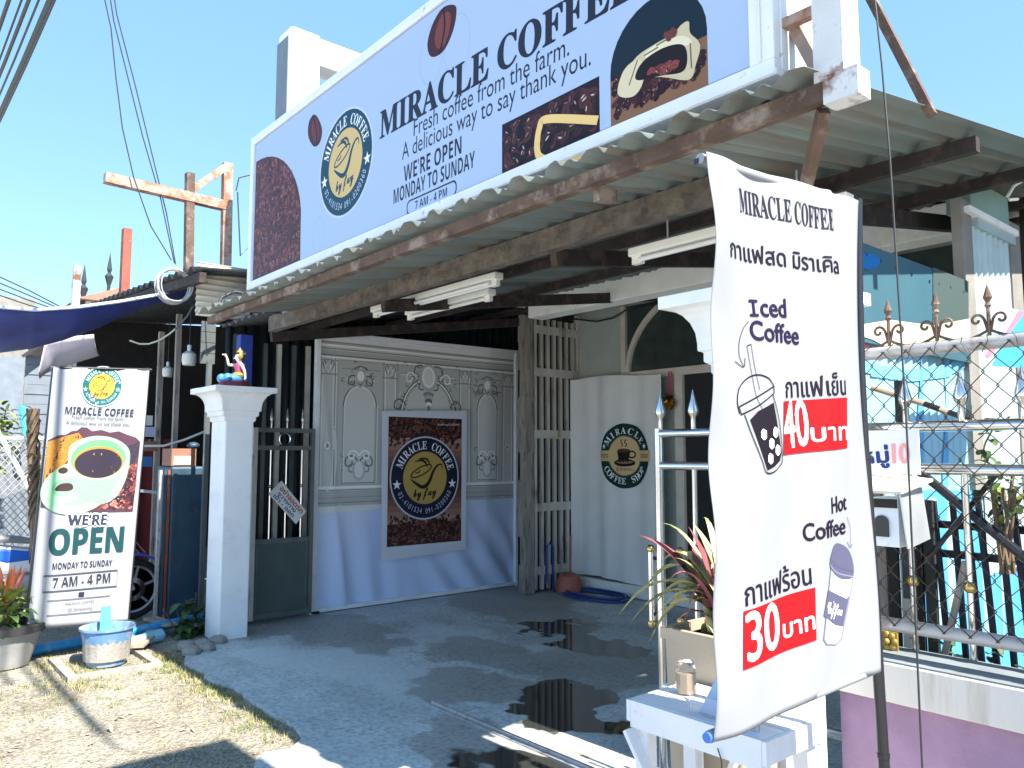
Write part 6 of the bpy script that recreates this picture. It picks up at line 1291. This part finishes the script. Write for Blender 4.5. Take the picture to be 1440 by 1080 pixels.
single('yard_wall', MB().box(-11.5, -11.4, 0, 2.4, 0, 1.55), 'siding', 'grey boarded yard wall behind the old mesh fence', 'wall')
single('white_stick', MB().tube([onX(-4, 604, -8.6), onX(44, 692, -8.6)], .022, 8), 'lamp_white', 'white stick leaning diagonally at the far left', 'stick')
mo = thing('motorcycle', 'blue and white motorcycle parked in shade behind the open banner', 'motorcycle', (-7.9, 1.5, 0)); XM = -7.85
def wheel(y_, r_):
    w = MB().lathe([(r_-.06, -.04), (r_-.03, -.045), (r_-.008, -.03), (r_, 0), (r_-.008, .03), (r_-.03, .045), (r_-.06, .04), (r_-.06, -.04)], (XM, y_, r_), 40, (1, 0, 0)).build('wheel', 'tyre', mo, smooth=True)
    rm_ = MB(); rm_.tube([(XM, y_+(r_-.065)*math.cos(t), r_+(r_-.065)*math.sin(t)) for t in [i*math.pi/18 for i in range(36)]], .016, 8, True)
    for k in range(6): a_ = k*math.pi/3+.3; rm_.bar((XM, y_, r_), (XM, y_+(r_-.065)*math.cos(a_), r_+(r_-.065)*math.sin(a_)), .02, .028, (1, 0, 0))
    rm_.build('rim', 'zinc', w, smooth=True); MB().lathe([(.06, .035), (.105, .036), (.105, .04), (.06, .041), (.06, .035)], (XM, y_, r_), 28, (1, 0, 0)).build('brake_disc', 'stainless', w, smooth=True)
wy = onX(185, 838, XM).y; wheel(wy, .275); wheel(wy-1.22, .275)
MB().grid(lambda u, v: (XM+(v-.5)*.11, wy+.305*math.cos(R(20+130*u)), .275+.305*math.sin(R(20+130*u))+.02*math.sin(v*math.pi)), 16, 4).build('front_fender', 'bike_blue', mo, smooth=True, solid=.004)
for s_ in (-.06, .06): MB().tube([(XM+s_, wy, .275), (XM+s_, wy-.22, .86)], .018, 8).build('fork', 'galv', mo, smooth=True)
MB().prism([(XM-.1, wy-.2, .58), (XM-.1, wy-.3, .92), (XM-.1, wy-.46, .88), (XM-.1, wy-.42, .5), (XM-.1, wy-.34, .32), (XM-.1, wy-.26, .38)], (.2, 0, 0)).build('leg_shield', 'bike_white', mo, bevel=.03)
MB().prism([(XM-.105, wy-.22, .60), (XM-.105, wy-.31, .86), (XM-.105, wy-.42, .84), (XM-.105, wy-.36, .62)], (.21, 0, 0)).build('side_panel', 'bike_blue', mo, bevel=.02)
MB().prism([(XM-.09, wy-.62, .52), (XM-.09, wy-.74, .70), (XM-.09, wy-1.5, .82), (XM-.09, wy-1.55, .74), (XM-.09, wy-1.1, .50)], (.18, 0, 0)).build('tail_body', 'bike_white', mo, bevel=.04)
MB().prism([(XM-.096, wy-.70, .62), (XM-.096, wy-.76, .68), (XM-.096, wy-1.48, .80), (XM-.096, wy-1.3, .69), (XM-.096, wy-1.0, .60)], (.192, 0, 0)).build('side_panel', 'bike_blue', mo, bevel=.02)
MB().prism([(XM-.11, wy-.66, .73), (XM-.11, wy-.7, .78), (XM-.11, wy-1.36, .88), (XM-.11, wy-1.42, .82)], (.22, 0, 0)).build('seat', 'bike_seat', mo, bevel=.03)
MB().box(XM-.1, XM+.1, wy-.95, wy-.5, .22, .5).build('engine', 'galv', mo, bevel=.05); MB().tube([(XM-.3, wy-.36, .98), (XM-.1, wy-.3, .96), (XM+.1, wy-.3, .96), (XM+.3, wy-.36, .98)], .014, 8).build('handlebar', 'black_pole', mo, smooth=True)
MB().tube([(XM+.12, wy-.6, .25), (XM+.13, wy-1.4, .3)], .04, 10).build('exhaust', 'zinc', mo, smooth=True); MB().ball((XM, wy-.27, .92), .075, 12, (1.1, .8, 1)).build('headlight', 'lamp_glass', mo, smooth=True)

# unseen board added at the right to cast the shadow over the dirt
rbd = thing('shadow_board', 'unseen plain board on a post, added to cast the shadow on the dirt', 'shadow board', (1.5, -.9, 0))
MB().box(-.16, -.12, .2, 1.74, 3.2, 4.72).build('board', 'white_metal', rbd); MB().tube([(1.5, -.9, 0), (1.5, -.9, 4.7)], .06, 10).build('post', 'galv', rbd)
for z_ in (3.5, 4.4): MB().tube([(1.5, -.9, z_), (-.1, .6, z_)], .035, 8).build('arm', 'galv', rbd)
